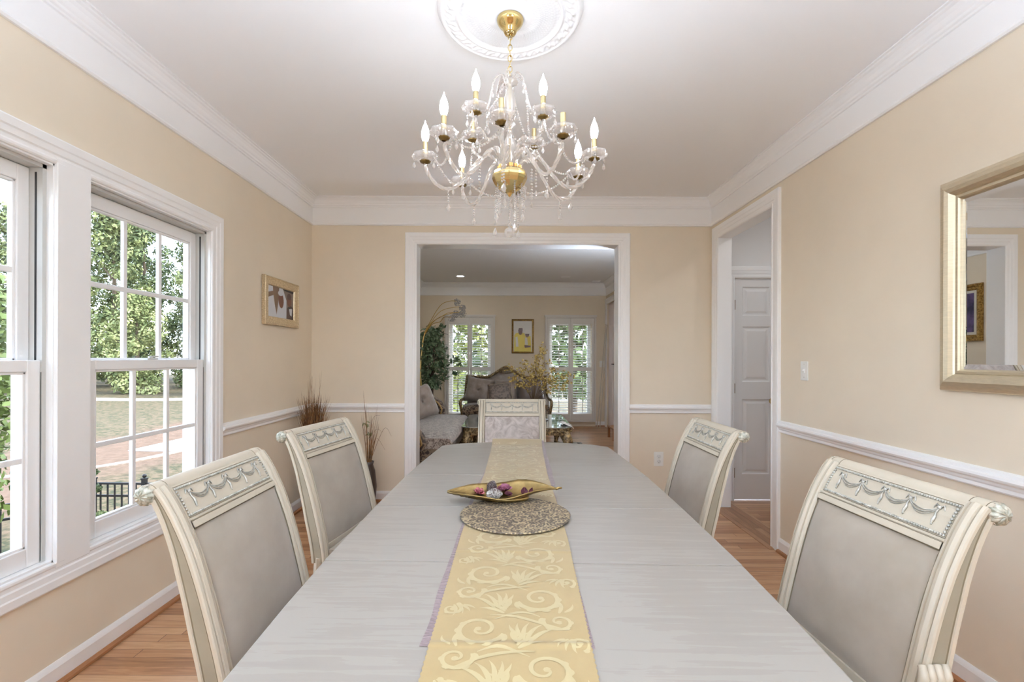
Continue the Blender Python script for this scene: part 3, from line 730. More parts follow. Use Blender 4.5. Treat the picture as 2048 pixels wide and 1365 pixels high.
rows=[[(x,y,.731) for x,y in ring],[(x,y,.655) for x,y in ring],[(x*.96,y*.975,.655) for x,y in ring],[(x*.96,y*.975,.731) for x,y in ring]]
m.grid(rows,closeu=True,closev=True,smooth=False); mesh_obj('apron',m,[M['cream'],M['glaze']],tb,bevel=.004)
m=MB(); m.box(-.10,-1.15,.62,.10,1.15,.70); mesh_obj('slide_rail',m,M['cream'],tb)
for sg in (-1,1):
    m=MB(); m.lathe([(.001,.06),(.13,.06),(.13,.10),(.09,.13),(.06,.20),(.085,.30),(.10,.38),(.07,.48),(.06,.54),(.12,.60),(.14,.655),(.001,.656)],24,(0,.62*sg,0),mod=lambda a,r,z:1+(.04*cos(a*10) if .15<z<.5 else 0))
    for k in range(4):
        a=PI/4+k*PI/2; d=Vector((cos(a),sin(a),0)); b=Vector((0,.62*sg,0))
        m.tube([b+d*.05+Vector((0,0,.12)),b+d*.16+Vector((0,0,.11)),b+d*.24+Vector((0,0,.06)),b+d*.29+Vector((0,0,.022))],[.05,.045,.032,.022],10)
    mesh_obj('leg',m,[M['cream'],M['glaze']],tb)

def cov(y,far): # height of the cloth above the table along its length
    z=0
    if y>1.20: z+=.016*min(1,((y-1.20)/.13))**1.5
    return z
def rh(x,y):
    z=.7632+.0011*noise.noise((x*9,y*5,.3))+.0008*noise.noise((x*3,y*14,4))+cov(y,1)
    z+=.0035*math.exp(-((y+.832-.02*x)/.007)**2)+.0016*math.exp(-((y+.40)/.006)**2)
    return z
RWT=[(-1.32,.150),(-.935,.150),(-.30,.1605),(.1,.155),(.48,.146),(1.0,.150),(1.34,.157)]
RX=-.049
rn=MB(); rows=[]; ny=int(2.66/.0075)
for i in range(ny+1):
    y=-1.30+2.655*i/ny; hw=interp(RWT,y)+(.0016 if i%2 else -.0012)
    rows.append([(RX+hw*(-1+2*j/12),y,rh(hw*(-1+2*j/12),y)) for j in range(13)])
for dz in (.012,.034,.06):
    rows.append([(p[0],p[1]+.006,p[2]-dz) for p in rows[ny]])
rn.grid(rows)
rn.cm=1
def rib(pts,w,z=.0007):
    P=[Vector((a,b,0)) for a,b in pts]; n=len(P); rr=[]
    ww=[q*1.3 for q in w] if isinstance(w,list) else [w*max(.12,sin(PI*(.08+.87*i/(n-1)))) for i in range(n)]
    for i in range(n):
        d=P[min(i+1,n-1)]-P[max(i-1,0)]; q=Vector((-d.y,d.x,0)); q=q.normalized()*ww[i] if q.length>0 else q
        row=[]
        for s_ in (-1,0,1):
            x,y=P[i].x+q.x*s_,P[i].y+q.y*s_; lim=interp(RWT,y)-.003
            x=max(-lim,min(lim,x)); row.append((RX+x,y,rh(x,y)+z))
        rr.append(row)
    rn.grid(rr)
def leaf(cx,cy,an,L,curl,w):
    pts=[]; ww=[]; x,y=cx,cy; n=9
    for i in range(n+1):
        f=i/n; pts.append((x,y)); ww.append(w*max(.06,sin(PI*min(1,f*.9+.1))**.9*(1-.35*f)))
        x+=L/n*cos(an); y+=L/n*sin(an); an+=curl/n*(.4+1.2*f)
    rib(pts,ww)
def spiral(cx,cy,r0,a0,turns,sg,w,leaves=5):
    n=int(20*turns); pts=[]
    for i in range(n+1):
        f=i/n; r=r0*(1-f)**.85+.003; a=a0+sg*2*PI*turns*f; pts.append((cx+r*cos(a),cy+r*sin(a)))
    rib(pts,[w*(1-.6*i/n) for i in range(n+1)]); e=pts[-1]
    rib([(e[0]+.0035*cos(t),e[1]+.0035*sin(t)) for t in [k*PI/4 for k in range(9)]],[.0026]*9)
    for k in range(leaves):
        i=int(n*(.02+.42*k/max(1,leaves-1))/turns*1.2); i=min(i,n-2); p=pts[i]; q=pts[i+1]; t_=math.atan2(q[1]-p[1],q[0]-p[0])
        leaf(p[0],p[1],t_-sg*.75,r0*(.62-.07*k),sg*1.5,w*.95)
def plume(cx,cy,a0,L,sg,n=5,w=.0048):
    for k in range(n):
        leaf(cx+.007*k*cos(a0+sg*1.2),cy+.007*k*sin(a0+sg*1.2),a0+sg*.30*k,L*(1-.1*k),-sg*(1.1-.1*k),w*(1-.06*k))
y=-1.27; k=0
while y<1.22:
    s_=1 if k%2 else -1
    spiral(.062*s_,y,.050,PI*.5+1.9*s_,1.5,s_,.0050,6)
    spiral(-.098*s_,y+.030,.031,PI*.5-1.2*s_,1.3,-s_,.0040,4)
    spiral(.128*s_,y+.075,.020,-1.2*s_,1.2,s_,.0032,3)
    rib([(.045*s_-.020*q*s_+.004*sin(q),y+.052-.0055*q+.010*sin(q*.55)) for q in range(9)],.0046)
    rib([(-.06*s_+.012*q*s_,y+.048+.016*sin(q*.5)) for q in range(9)],.0040)
    plume(-.035*s_,y-.045,PI*.5+.5*s_,.075,-s_,5)
    plume(.015*s_,y+.060,PI*.5-.9*s_,.060,s_,5)
    plume(-.125*s_,y-.030,-PI*.5+.4*s_,.045,s_,4,.0038)
    leaf(.100*s_,y-.060,PI*.5-.4*s_,.055,1.4*s_,.0042); leaf(.112*s_,y-.056,PI*.5-1.0*s_,.040,1.4*s_,.0036)
    y+=.122; k+=1
ro=solo('table_runner',rn,[M['runner'],M['damask']],'gold damask table runner laid down the middle of the table','table runner')
ro.location=(TX,TY,0); ro.rotation_euler=(0,0,TR_)
m=MB(); rows=[]; nn=110
for i in range(nn+1):
    y=-.838+2.16*i/nn; l=-.170+.006*noise.noise((0,y*6,1))+(.03 if y>.2 else 0)*min(1,(y-.2)/.5 if y>.2 else 0); r=.158+.006*noise.noise((5,y*6,2))+(.012 if y>.3 else .0)
    row=[]
    for j in range(15):
        x=l+(r-l)*j/14; ed=1 if abs(x)<.13 else .8
        z=.7610+.0003*noise.noise((x*14,y*20,7))+cov(y,1)*.9
        if abs(x)>.152: z+=.0012*abs(noise.noise((x*30,y*28,3)))
        row.append((RX+x,y,z))
    rows.append(row)
m.grid(rows); mo=solo('under_runner',m,M['mauve'],'mauve taffeta cloth showing along the edges of the gold runner','table runner')
mo.location=(TX,TY,0); mo.rotation_euler=(0,0,TR_)

# round beaded placemat
def mat_mat():
    t=NT('beaded bronze placemat'); b=t.bsdf(s2l((130,118,100)),.5,.35); co=t.coord((1,1,1))
    v=t.n('ShaderNodeTexVoronoi'); v.inputs['Scale'].default_value=58; t.l(co,v.inputs['Vector'])
    nz=t.noise(co,150,4,.6); wv=t.n('ShaderNodeMath',operation='MULTIPLY'); t.l(v.outputs['Distance'],wv.inputs[0]); wv.inputs[1].default_value=11.5
    sn=t.n('ShaderNodeMath',operation='SINE'); t.l(wv.outputs[0],sn.inputs[0]); s2=t.n('ShaderNodeMath',operation='MULTIPLY_ADD'); t.l(sn.outputs[0],s2.inputs[0]); s2.inputs[1].default_value=.16; t.l(nz,s2.inputs[2])
    ad=s2
    t.l(t.ramp(ad.outputs[0],[(.33,s2l((88,78,68))),(.52,s2l((138,124,106))),(.68,s2l((196,178,142)))]),b.inputs['Base Color']); t.bump(ad.outputs[0],.6,.004); return t.m
m=MB(); m.lathe([(.001,.0),(.180,0),(.186,.0015),(.187,.004),(.184,.0062),(.176,.0052),(.09,.0048),(.001,.0048)],72,(0,0,0))
solo('placemat',m,mat_mat(),'round bronze beaded placemat in front of the gold dish','placemat').location=(.022,1.618,.7662)

# leaf shaped dish
ZF=[(-1,.802),(-.6,.804),(-.3,.799),(-.05,.7895),(.2,.795),(.42,.806),(.65,.812),(1,.808)]
ZB=[(-1,.802),(-.55,.816),(-.2,.812),(.05,.812),(.3,.824),(.55,.826),(.8,.818),(1,.808)]
WW=[(-1,.003),(-.88,.026),(-.66,.046),(-.3,.068),(.1,.078),(.4,.066),(.7,.036),(1,.003)]
ZM=[(-1,.799),(-.75,.790),(-.45,.7755),(0,.7735),(.35,.776),(.6,.792),(.85,.804),(1,.806)]
m=MB(); rows=[]
def smi(T,x): return (interp(T,x-.08)+interp(T,x)*2+interp(T,x+.08))/4
for i in range(41):
    s_=-1+2*i/40; w_=smi(WW,max(-1,min(1,s_))); row=[]
    for j in range(21):
        t_=-1+j/10; zr=smi(ZF if t_<0 else ZB,s_); zm=smi(ZM,s_); p=abs(t_)**1.9
        rb=.004*cos((s_*1.0-abs(t_)*.35)*46)*(1-abs(t_))**.3 if s_<-.2 else .0005*cos((s_-abs(t_)*.3)*40)
        row.append((.203*s_-.012,t_*w_+.012*sin(s_*2.2),zm+(zr-zm)*p+rb*min(1,abs(t_)*3)))
    rows.append(row)
m.grid(rows)
i0=len(m.v); m.tube([(.190,.010,.806),(.201,.014,.809),(.212,.016,.808)],[.004,.003,.002],6)
bo=MB(); bo.v=list(m.v)
dish=thing('leaf_dish','gilded leaf shaped dish with wavy rim holding pinecones and dried flowers','dish',(-.012,1.775,.0034))
mesh_obj('leaf_bowl',m,M['leafgold'],dish,solid=.0035)
m=MB(); m.lathe([(.9,.7692),(1.0,.7695),(1.06,.781),(.9,.7815)],28,(-.002,0,0),sc=(.088,.040)); 
mesh_obj('foot_ring',m,M['leafgold'],dish)

def pinecone(label,loc,rot,mat,L=.042,r=.0165,group='pinecones in the gilded dish'):
    t=MB(); t.tube([(0,0,0),(0,0,L*.5),(0,0,L)],[r*.5,r*.6,r*.2],8)
    for k in range(78):
        f=k/77; z=L*(.03+.93*f); a=k*2.39996; rr=r*math.sin(PI*(.18+.78*f))**.8; d=Vector((cos(a),sin(a),0)); s_=Vector((-sin(a),cos(a),0)); w_=r*.34*(1-.4*f)
        b=Vector((0,0,z)); p=b+d*rr*.45; tip=b+d*rr+Vector((0,0,r*.22*(1-1.2*f)+.001))
        t.add([p-s_*w_*.5,p+s_*w_*.5,tip+s_*w_*.8,tip+Vector((0,0,r*.14)),tip-s_*w_*.8,b+d*rr*.5+Vector((0,0,-r*.12))],[(0,1,2,3),(0,3,4),(1,5,2),(5,0,4),(5,4,3),(5,3,2)])
    o=solo('pinecone',t,mat,label,'pinecone',group=group); o.location=loc; o.rotation_euler=rot; return o
pinecone('frosted white tipped pinecone lying at the front lip of the gilded dish',(-.082,1.765,.7925),(R(8),R(86),R(8)),two('white frosted pinecone',(92,76,66),(226,222,216),160,.8,0,.38,.55),.060,.0215)
pinecone('dark grey pinecone leaning at the back of the gilded dish',(-.070,1.795,.7915),(R(-20),R(18),0),two('dark pinecone',(74,58,56),(150,140,138),140,.8,0,.4,.65),.046,.020)
def flower(label,loc,mat,r=.017,n=14,seed=0,flat=.6):
    rg=random.Random(seed); t=MB()
    for k in range(n):
        a=k*2.4; f=k/n; tl=.25+.9*f; d=Vector((cos(a)*sin(tl),sin(a)*sin(tl),cos(tl))); s_=d.cross(Vector((0,0,1))).normalized(); 
        b=Vector((0,0,0)); e=d*r*rg.uniform(.85,1.1); mid=d*r*.55; w_=r*.36
        t.cs=True; up=d.cross(s_)*r*.12
        t.add([b,mid-s_*w_+up,mid+up*-.6,mid+s_*w_+up,e-s_*w_*.55+up*1.3,e+up*.2,e+s_*w_*.55+up*1.3],[(0,2,1),(0,3,2),(1,2,5,4),(2,3,6,5)])
    o=solo('dried_flower',t,mat,label,'dried flower',group='dried flowers in the gilded dish',solid=.0008); o.location=loc; o.rotation_euler=(rg.uniform(-.4,.2),rg.uniform(-.3,.3),0); return o
pk=plain('dusty mauve petals',(158,96,120),.8,var=.25,vs=90); dk=plain('dark plum petals',(98,44,58),.75,var=.3,vs=80); rd=plain('dusty rose petals',(176,98,108),.8,var=.2,vs=80)
flower('dusty mauve dried flower at the middle of the dish',(-.012,1.80,.796),pk,.029,24,1)
flower('dark plum dried flower between the pinecones and the mauve flower',(-.043,1.787,.792),dk,.024,22,2)
flower('rose coloured dried petals at the stem side of the pinecones',(-.112,1.785,.789),rd,.025,16,3)
flower('small dark red dried flower right of the frosted pinecone',(-.003,1.768,.788),dk,.019,14,4)
m=MB(); 
for k,(a,dx) in enumerate(((.5,0),(-.5,.016),(1.0,.027))):
    c=Vector((dx,0,0)); ax=Vector((sin(a)*.5,.2,1)).normalized(); s_=Vector((cos(a),.3,-.3)).normalized()
    rows=[]
    for i in range(7):
        f=i/6; w_=.0085*sin(PI*(.06+.9*f)); p=c+ax*.026*f
        rows.append([tuple(p-s_*w_+Vector((0,-.004*f,0))),tuple(p+Vector((0,.005,0))),tuple(p+s_*w_+Vector((0,-.004*f,0)))])
    m.grid(rows)
solo('dried_seed_pods',m,dk,'dark plum dried seed pods alone at the pointed end of the dish','dried flower',group='dried flowers in the gilded dish',solid=.0012).location=(.052,1.782,.790)
# ------------------------------------------------------------------ ceiling medallion and chandelier
CX,CY=0.0,1.98
t=thing('ceiling_medallion','round white plaster ceiling medallion with fluted field and leafy rim','medallion',(CX,CY,ZC))
m=MB(); rows=[]; NA=432
prof=[]
rs=[.052,.058,.066,.072,.078,.084,.092,.10]+[.10+.105*i/10 for i in range(1,11)]+[.209,.213,.217,.222,.228]+[.228+.045*i/8 for i in range(1,9)]+[.276,.280,.286,.290,.296,.300,.302]
for r in rs:
    row=[]
    for j in range(NA):
        a=2*PI*j/NA
        if r<.072: z=-.030+.10*(abs(r-.062))
        elif r<.1: z=-.026+.25*(r-.072)
        elif r<.207:
            f=(r-.1)/.107; sw=a+.38*f; z=-.019+.006*f - .0065*abs(sin(sw*36))*min(1,6*f)*min(1,6*(1-f))-.006*(f**3)
        elif r<.228: z=-.024-.006*math.cos((r-.2175)/.0105*PI/2)
        elif r<.275:
            f=(r-.228)/.047; ph=a*24; z=-.020-.006*max(0,sin(PI*f))*(.5+.5*sin(ph+5*f))-.006*sin(PI*f)*max(0,sin(2*ph-9*f))
        elif r<.291: z=-.020-.005*math.cos((r-.283)/.008*PI/2)
        else: z=-.016*max(0,1-(r-.291)/.011)**.6
        row.append((r*cos(a),r*sin(a),min(z,0)-.0005))
    rows.append(row)
rows.append([(p[0],p[1],0) for p in rows[-1]])
m.grid(rows,closeu=True); m.grid([[(.001*cos(2*PI*j/24),.001*sin(2*PI*j/24),-.029) for j in range(24)],[(.053*cos(2*PI*j/24),.053*sin(2*PI*j/24),-.029) for j in range(24)]],closeu=True)
mesh_obj('medallion_disc',m,M['trim'],t)

cz=0
chd=thing('chandelier','brass and crystal chandelier with twisted arms and candle bulbs over the dining table','chandelier',(CX,CY,0))
m=MB(); m.lathe([(.001,-.014),(.050,-.014),(.0545,-.017),(.056,-.022),(.054,-.031),(.047,-.043),(.037,-.053),(.030,-.063),(.026,-.073),(.021,-.081),(.001,-.084)],32,(0,0,ZC-.012)); mesh_obj('canopy',m,M['brass'],chd)
m=MB(); z=ZC-.094
for k in range(8):
    L,W=.026,.0085; a=(k%2)*PI/2; pts=[]
    for j in range(16):
        t_=2*PI*j/16; x=W*cos(t_); zz=L/2*(math.copysign(abs(sin(t_))**.6,sin(t_))); pts.append((x*cos(a),x*sin(a),z-L/2+zz+.004))
    m.tube(pts,.0017,6,closed=True); z-=.0225
for i in range(1): m.tube([(.004*sin(k*.9),.004*cos(k*.9),ZC-.085-k*.0125) for k in range(15)],.0012,5)
mesh_obj('chain',m,M['brass'],chd)
ZT=z+.006   # top of the stem
# centre column of turned glass
m=MB(); m.lathe([(.004,ZT+.012),(.010,ZT+.006),(.008,ZT-.004),(.012,ZT-.012),(.030,ZT-.018),(.034,ZT-.026),(.012,ZT-.034),(.010,ZT-.05),(.017,ZT-.07),(.024,ZT-.105),(.020,ZT-.14),(.010,ZT-.17),(.009,ZT-.185),(.022,ZT-.195),(.024,ZT-.203),(.009,ZT-.212),(.010,ZT-.235),(.026,ZT-.285),(.030,ZT-.32),(.022,ZT-.36),(.012,ZT-.385),(.012,2.085)],20,(0,0,0),mod=lambda a,r,z:1+.06*cos(a*10)*(r>.015)); mesh_obj('column',m,M['arm'],chd)
m=MB(); m.tube([(0,0,2.08),(0,0,ZT)],.0045,8); mesh_obj('stem',m,M['brass'],chd)
m=MB(); m.lathe([(.001,2.078),(.050,2.080),(.064,2.078),(.071,2.071),(.073,2.060),(.0735,2.050),(.070,2.040),(.062,2.024),(.046,2.006),(.026,1.993),(.012,1.988),(.008,1.980),(.004,1.974),(.001,1.971)],12,(0,0,0),sm=False); mesh_obj('bowl',m,M['oldbrass2'],chd)
m=MB()
for k in range(12):
    a=k*PI/6+.1; m.tube([(.043*cos(a),.043*sin(a),2.075),(.043*cos(a),.043*sin(a),2.097)],.0095,10)
mesh_obj('arm_sockets',m,plain('copper toned brass',(214,156,92),.3,1),chd)
STAR=[1,.72]*5
def strand(pts,r=.0058,drop=None,name='bead_strand',every=.0095):
    P=[Vector(p) for p in pts]; m=MB(); acc=0
    m.sphere(P[0],r,6,4,sm=False)
    for a,b in zip(P,P[1:]):
        L=(b-a).length; d=every-acc
        while d<=L: m.sphere(a+(b-a)*(d/L),r,6,4,sm=False); d+=every
        acc=L-(d-every)
    o=mesh_obj(name,m,M['crystal'],chd)
    if drop:
        g=MB(); e=P[-1]; q=drop; g.gem((e.x,e.y,e.z-.006-q*1.0),q*.42,q*1.0,q*.75,8); mesh_obj('pendant',g,M['crystal'],o)
    return o
tips=[]
def arm(ang,r,zt,lower,lit,rc=None):
    ca,sa=cos(ang),sin(ang)
    if lower: K=[(.043,2.09),(.055,2.122),(.092,2.146),(.135,2.120),(.185,2.052),(.235,2.010),(.285,2.012),(.328,2.050),(.348,2.092),(r,zt-.010)]
    else: K=[(.030,2.095),(.036,2.145),(.058,2.190),(.085,2.196),(.110,2.176),(.140,2.166),(.168,2.188),(r-.004,zt-.05),(r,zt-.010)]
    sc=r/.352 if lower else 1
    P=spline([(q*sc*ca,q*sc*sa,z+((zt-2.12) if lower and q>.2 else 0)) for q,z in K],6)
    m=MB(); m.tube(P,.0078 if lower else .007,10,cross=STAR,twist=.33,sm=False); A=mesh_obj('arm',m,M['arm'],chd)
    c=(r*ca,r*sa,zt)
    m=MB(); m.lathe([(.008,-.012),(.012,-.008),(.020,-.004),(.0225,0),(.020,.002),(.006,.003)],18,c,mod=lambda a,r_,z:1+(.09*cos(a*9) if r_>.017 else 0)); mesh_obj('bobeche_collar',m,M['oldbrass'],A)
    m=MB(); m.lathe([(.012,.003),(.024,.002),(.040,.004),(.050,.011),(.055,.021),(.052,.027)],24,c,mod=lambda a,r_,z:1-.16*abs(sin(a*4))**3*(r_>.03)); mesh_obj('bobeche',m,M['cup'],A,solid=.002)
    m=MB(); m.lathe([(.0105,.004),(.0118,.012),(.011,.020),(.0105,.030),(.001,.031)],14,c); mesh_obj('cup_glass',m,M['arm'],A)
    m=MB(); m.tube([(c[0],c[1],zt+.028),(c[0],c[1],zt+.082)],.0103,14); mesh_obj('candle_sleeve',m,M['satin'],A)
    if lit is not None:
        m=MB(); m.lathe([(.001,.079),(.008,.080),(.0115,.088),(.0155,.103),(.0165,.113),(.0150,.126),(.0105,.142),(.005,.154),(.0018,.164),(.0006,.170)],16,c); mesh_obj('bulb',m,M['bulbon'] if lit else M['bulboff'],A)
        if not lit:
            pass
    for k in range(3):
        b=ang+PI*.0+k*2*PI/3+.5; e=Vector((c[0]+.047*cos(b),c[1]+.047*sin(b),zt+.012))
        g=MB(); g.sphere((e.x,e.y,e.z-.008),.0045,6,4,sm=False); g.sphere((e.x,e.y,e.z-.017),.0035,6,4,sm=False); g.gem((e.x,e.y,e.z-.040),.0072,.018,.013,8); mesh_obj('crystal_drop',g,M['crystal'],A)
    tips.append((Vector(c),lower))
    if lower:
        q=.255*sc; e=Vector((q*ca,q*sa,2.004+(zt-2.12)*.6))
        g=MB()
        for k in range(5): g.sphere((e.x,e.y,e.z-.006-.011*k),.0042,6,4,sm=False)
        g.gem((e.x,e.y,e.z-.080),.0095,.020,.015,8); mesh_obj('crystal_drop',g,M['crystal'],A)
low=[(265,.33,2.12,False),(310,.305,2.12,None),(355,.348,2.12,True),(28,.35,2.12,True),(85,.34,2.11,True),(130,.35,2.12,True),(180,.352,2.12,True),(221,.325,2.12,True)]
for a,r,z,l in low: arm(R(a),r,z,True,l)
for a,r,z,l in [(229,.200,2.245,True),(317,.178,2.245,True),(55,.19,2.25,None),(148,.19,2.255,None)]: arm(R(a),r,z,False,l)
# crown of small crystal arms and draped bead strands
m=MB()
for k in range(6):
    a=k*PI/3+.3; m.tube(spline([(.010*cos(a),.010*sin(a),ZT-.025),(.035*cos(a),.035*sin(a),ZT+.002),(.062*cos(a),.062*sin(a),ZT-.018),(.074*cos(a),.074*sin(a),ZT-.045)],5),.004,8,cross=[1,.7]*4,twist=.3,sm=False)
mesh_obj('crown_arms',m,M['arm'],chd)
def sag(a,b,d,n=14): return [a.lerp(b,i/n)-Vector((0,0,d*4*(i/n)*(1-i/n))) for i in range(n+1)]
ups=[t_ for t_ in tips if not t_[1]]; lows=[t_ for t_ in tips if t_[1]]
for k in range(6):
    a=k*PI/3+.3; s0=Vector((.074*cos(a),.074*sin(a),ZT-.048))
    tgt=min(tips[8:]+tips[:8:2],key=lambda q:(q[0]-Vector((s0.x*3,s0.y*3,q[0].z))).length)[0]
    e=Vector((tgt.x*.8,tgt.y*.8,tgt.z+.012)); strand(sag(s0,e,.03),.0045)
    g=strand([s0,s0-Vector((0,0,.022))],.004,.014)
for i in range(8):
    a,b=lows[i][0],lows[(i+1)%8][0]; z_=Vector((0,0,.008)); strand(sag(a*1+z_-Vector((a.x*.12,a.y*.12,0)),b+z_-Vector((b.x*.12,b.y*.12,0)),.055,16),.0046,every=.0105)
for i in range(4):
    a,b=ups[i][0],lows[(i*2+7)%8][0]; strand(sag(a*1.0+Vector((0,0,.004)),Vector((b.x*.88,b.y*.88,b.z+.01)),.045),.0044)
for k in range(9):
    a=k*2*PI/9+.2; r=.056; L=.045+.05*((k*5)%3); s0=Vector((r*cos(a)*1.0,r*sin(a),2.055)); s1=Vector((r*cos(a)*1.08,r*sin(a)*1.08,2.0-L)); strand([s0,s0*1.0-Vector((0,0,.03)),s1],.004,.022,every=.0088)
for k in range(5):
    a=k*2*PI/5+.7; r=.125; strand([Vector((r*cos(a),r*sin(a),2.118)),Vector((r*cos(a),r*sin(a),1.985))],.0046,.015,every=.0125)
o=strand([Vector((0,0,1.968)),Vector((0,0,1.850))],.0038,None,every=.0085)
g=MB(); g.sphere((0,0,1.824),.0215,12,8,sm=False); mesh_obj('crystal_ball',g,M['crystal'],o)
# ------------------------------------------------------------------ wall things
# photograph in pale gold frame, left wall (flat figures on a print)
def rect_frame(mb,w,h,prof):
    # prof: (inset from outer edge, projection) ; local x = width, z = height, y = projection
    mb.sweep(prof,[(-w/2,-h/2),(w/2,-h/2),(w/2,h/2),(-w/2,h/2)],lambda u,v,hh:(u,-hh,v),closed=True,side=1)
def ell(mb,cx,cz,rx,rz,y,mi,n=18,rot=0):
    mb.cm=mi; mb.poly([(cx+rx*cos(2*PI*k/n)*cos(rot)-rz*sin(2*PI*k/n)*sin(rot),y,cz+rx*cos(2*PI*k/n)*sin(rot)+rz*sin(2*PI*k/n)*cos(rot)) for k in range(n)])
def pol(mb,pts,y,mi): mb.cm=mi; mb.poly([(a,y,b) for a,b in pts])
fl=thing('picture_frame','photograph of a family in a pale gold carved frame between window and corner','picture',(XL+.001,3.706,1.7235),PI/2)
w,h=.548,.357; m=MB()
rect_frame(m,w,h,[(0,0),(0,.026),(.004,.030),(.010,.028),(.014,.024),(.040,.022),(.050,.020),(.056,.021),(.061,.016),(.064,.008),(.064,.001)])
m.cm=0; m.box(-w/2+.01,-.006,-h/2+.01,w/2-.01,-.0005,h/2-.01)
fb=mesh_obj('frame',m,M['palegold'],fl)
m=MB(); W2,H2=w/2-.062,h/2-.062
pc=[plain('print grey',(120,108,100),.5),plain('print pale robe',(206,210,218),.5),plain('print brown skin',(104,62,46),.5),plain('print dark brown',(66,44,38),.5),plain('print tan strap',(116,92,72),.5),plain('print black',(30,26,26),.5),plain('print blue trim',(120,150,190),.5)]
y=-.0085; pol(m,[(-W2,-H2),(W2,-H2),(W2,H2),(-W2,H2)],y,0)
pol(m,[(-W2,-H2),(.09,-H2),(.09,.03),(.03,H2),(-W2,H2)],y-.0003,1)
pol(m,[(-W2,.02),(-.10,.055),(-.10,.085),(-W2,.06)],y-.0006,4)
pol(m,[(-.13,H2),(-.03,H2),(-.045,.0),(-.07,-H2+.02),(-.10,-.02),(-.12,.05)],y-.0007,4)
ell(m,.0,.022,.042,.062,y-.001,2,rot=.15); ell(m,-.01,.075,.04,.02,y-.0012,1)
pol(m,[(.09,-H2),(W2,-H2),(W2,-.02),(.15,.0),(.10,-.03)],y-.0006,3)
pol(m,[(.13,-.02),(.19,-.03),(.18,-.09),(.15,-.08)],y-.0009,1)
ell(m,.135,.035,.038,.050,y-.001,2); ell(m,.135,.065,.036,.026,y-.0012,3); pol(m,[(.11,-.02),(.17,-.015),(.16,-.03),(.12,-.035)],y-.0013,5)
pol(m,[(.03,H2),(W2,H2),(W2,H2-.02),(.05,H2-.012)],y-.0009,5)
mesh_obj('photograph',m,pc,fl)
# mirror
mr=thing('wall_mirror','large mirror in a brushed champagne frame on the right wall','mirror',(XR-.001,1.50,1.605),-PI/2)
w,h=1.0,.862; m=MB()
rect_frame(m,w,h,[(0,0),(0,.016),(.004,.022),(.018,.033),(.036,.038),(.052,.034),(.064,.024),(.068,.018),(.072,.020),(.080,.020),(.085,.014),(.088,.006),(.088,.001)])
m.box(-w/2+.01,-.004,-h/2+.01,w/2-.01,-.0005,h/2-.01); mesh_obj('frame',m,M['champ'],mr)
m=MB(); a,b=w/2-.086,h/2-.086; c,d=a-.022,b-.022
m.grid([[(-a,-.0055,-b),(a,-.0055,-b),(a,-.0055,b),(-a,-.0055,b)],[(-c,-.0085,-d),(c,-.0085,-d),(c,-.0085,d),(-c,-.0085,d)]],closeu=True,smooth=False)
m.poly([(-c,-.0085,-d),(c,-.0085,-d),(c,-.0085,d),(-c,-.0085,d)]); mesh_obj('mirror_glass',m,M['mirror'],mr)
# switch, outlet
def plate(name,label,cat,loc,rz,kind):
    t=thing(name,label,cat,loc,rz); w,h=.072,.118; m=MB(); m.box(-w/2,-.006,-h/2,w/2,0,h/2); mesh_obj('cover_plate',m,M['white'],t,bevel=.003)
    if kind=='switch':
        m=MB(); m.box(-.006,-.010,-.013,.006,-.004,.013); m.box(-.0045,-.018,-.002,.0045,-.006,.010); mesh_obj('toggle',m,M['white'],t,bevel=.001)
        for s in (-1,1):
            m=MB(); m.lathe([(.001,-.0075),(.003,-.0072),(.0034,-.006)],8,(0,0,.040*s),'y'); mesh_obj('screw',m,M['liner'],t)
    elif kind=='outlet':
        for s in (-1,1):
            m=MB(); m.lathe([(.001,-.0085),(.0165,-.0085),(.0175,-.006)],16,(0,0,.021*s),'y'); so=mesh_obj('socket',m,M['white'],t)
            m=MB()
            for x in (-.0065,.0065): m.box(x-.0012,-.0092,.021*s,x+.0012,-.008,.021*s+.009)
            m.lathe([(.001,-.0092),(.003,-.0091)],8,(0,0,.021*s-.007),'y'); mesh_obj('slots',m,M['slot'],so)
    return t
plate('light_switch','white toggle light switch plate on the right wall beside the hall doorway','light switch',(XR-.0005,2.941,1.228),-PI/2,'switch')
plate('wall_outlet','white duplex outlet low on the back wall right of the wide opening','outlet',(1.358,YB-.0005,.392),0,'outlet').scale=(1.2,1,1.1)
plate('light_switch','white switch plate on the far living room wall by the pale rods','light switch',(1.775,LY1-.0005,1.195),0,'switch').scale=(1.15,1,1.05)

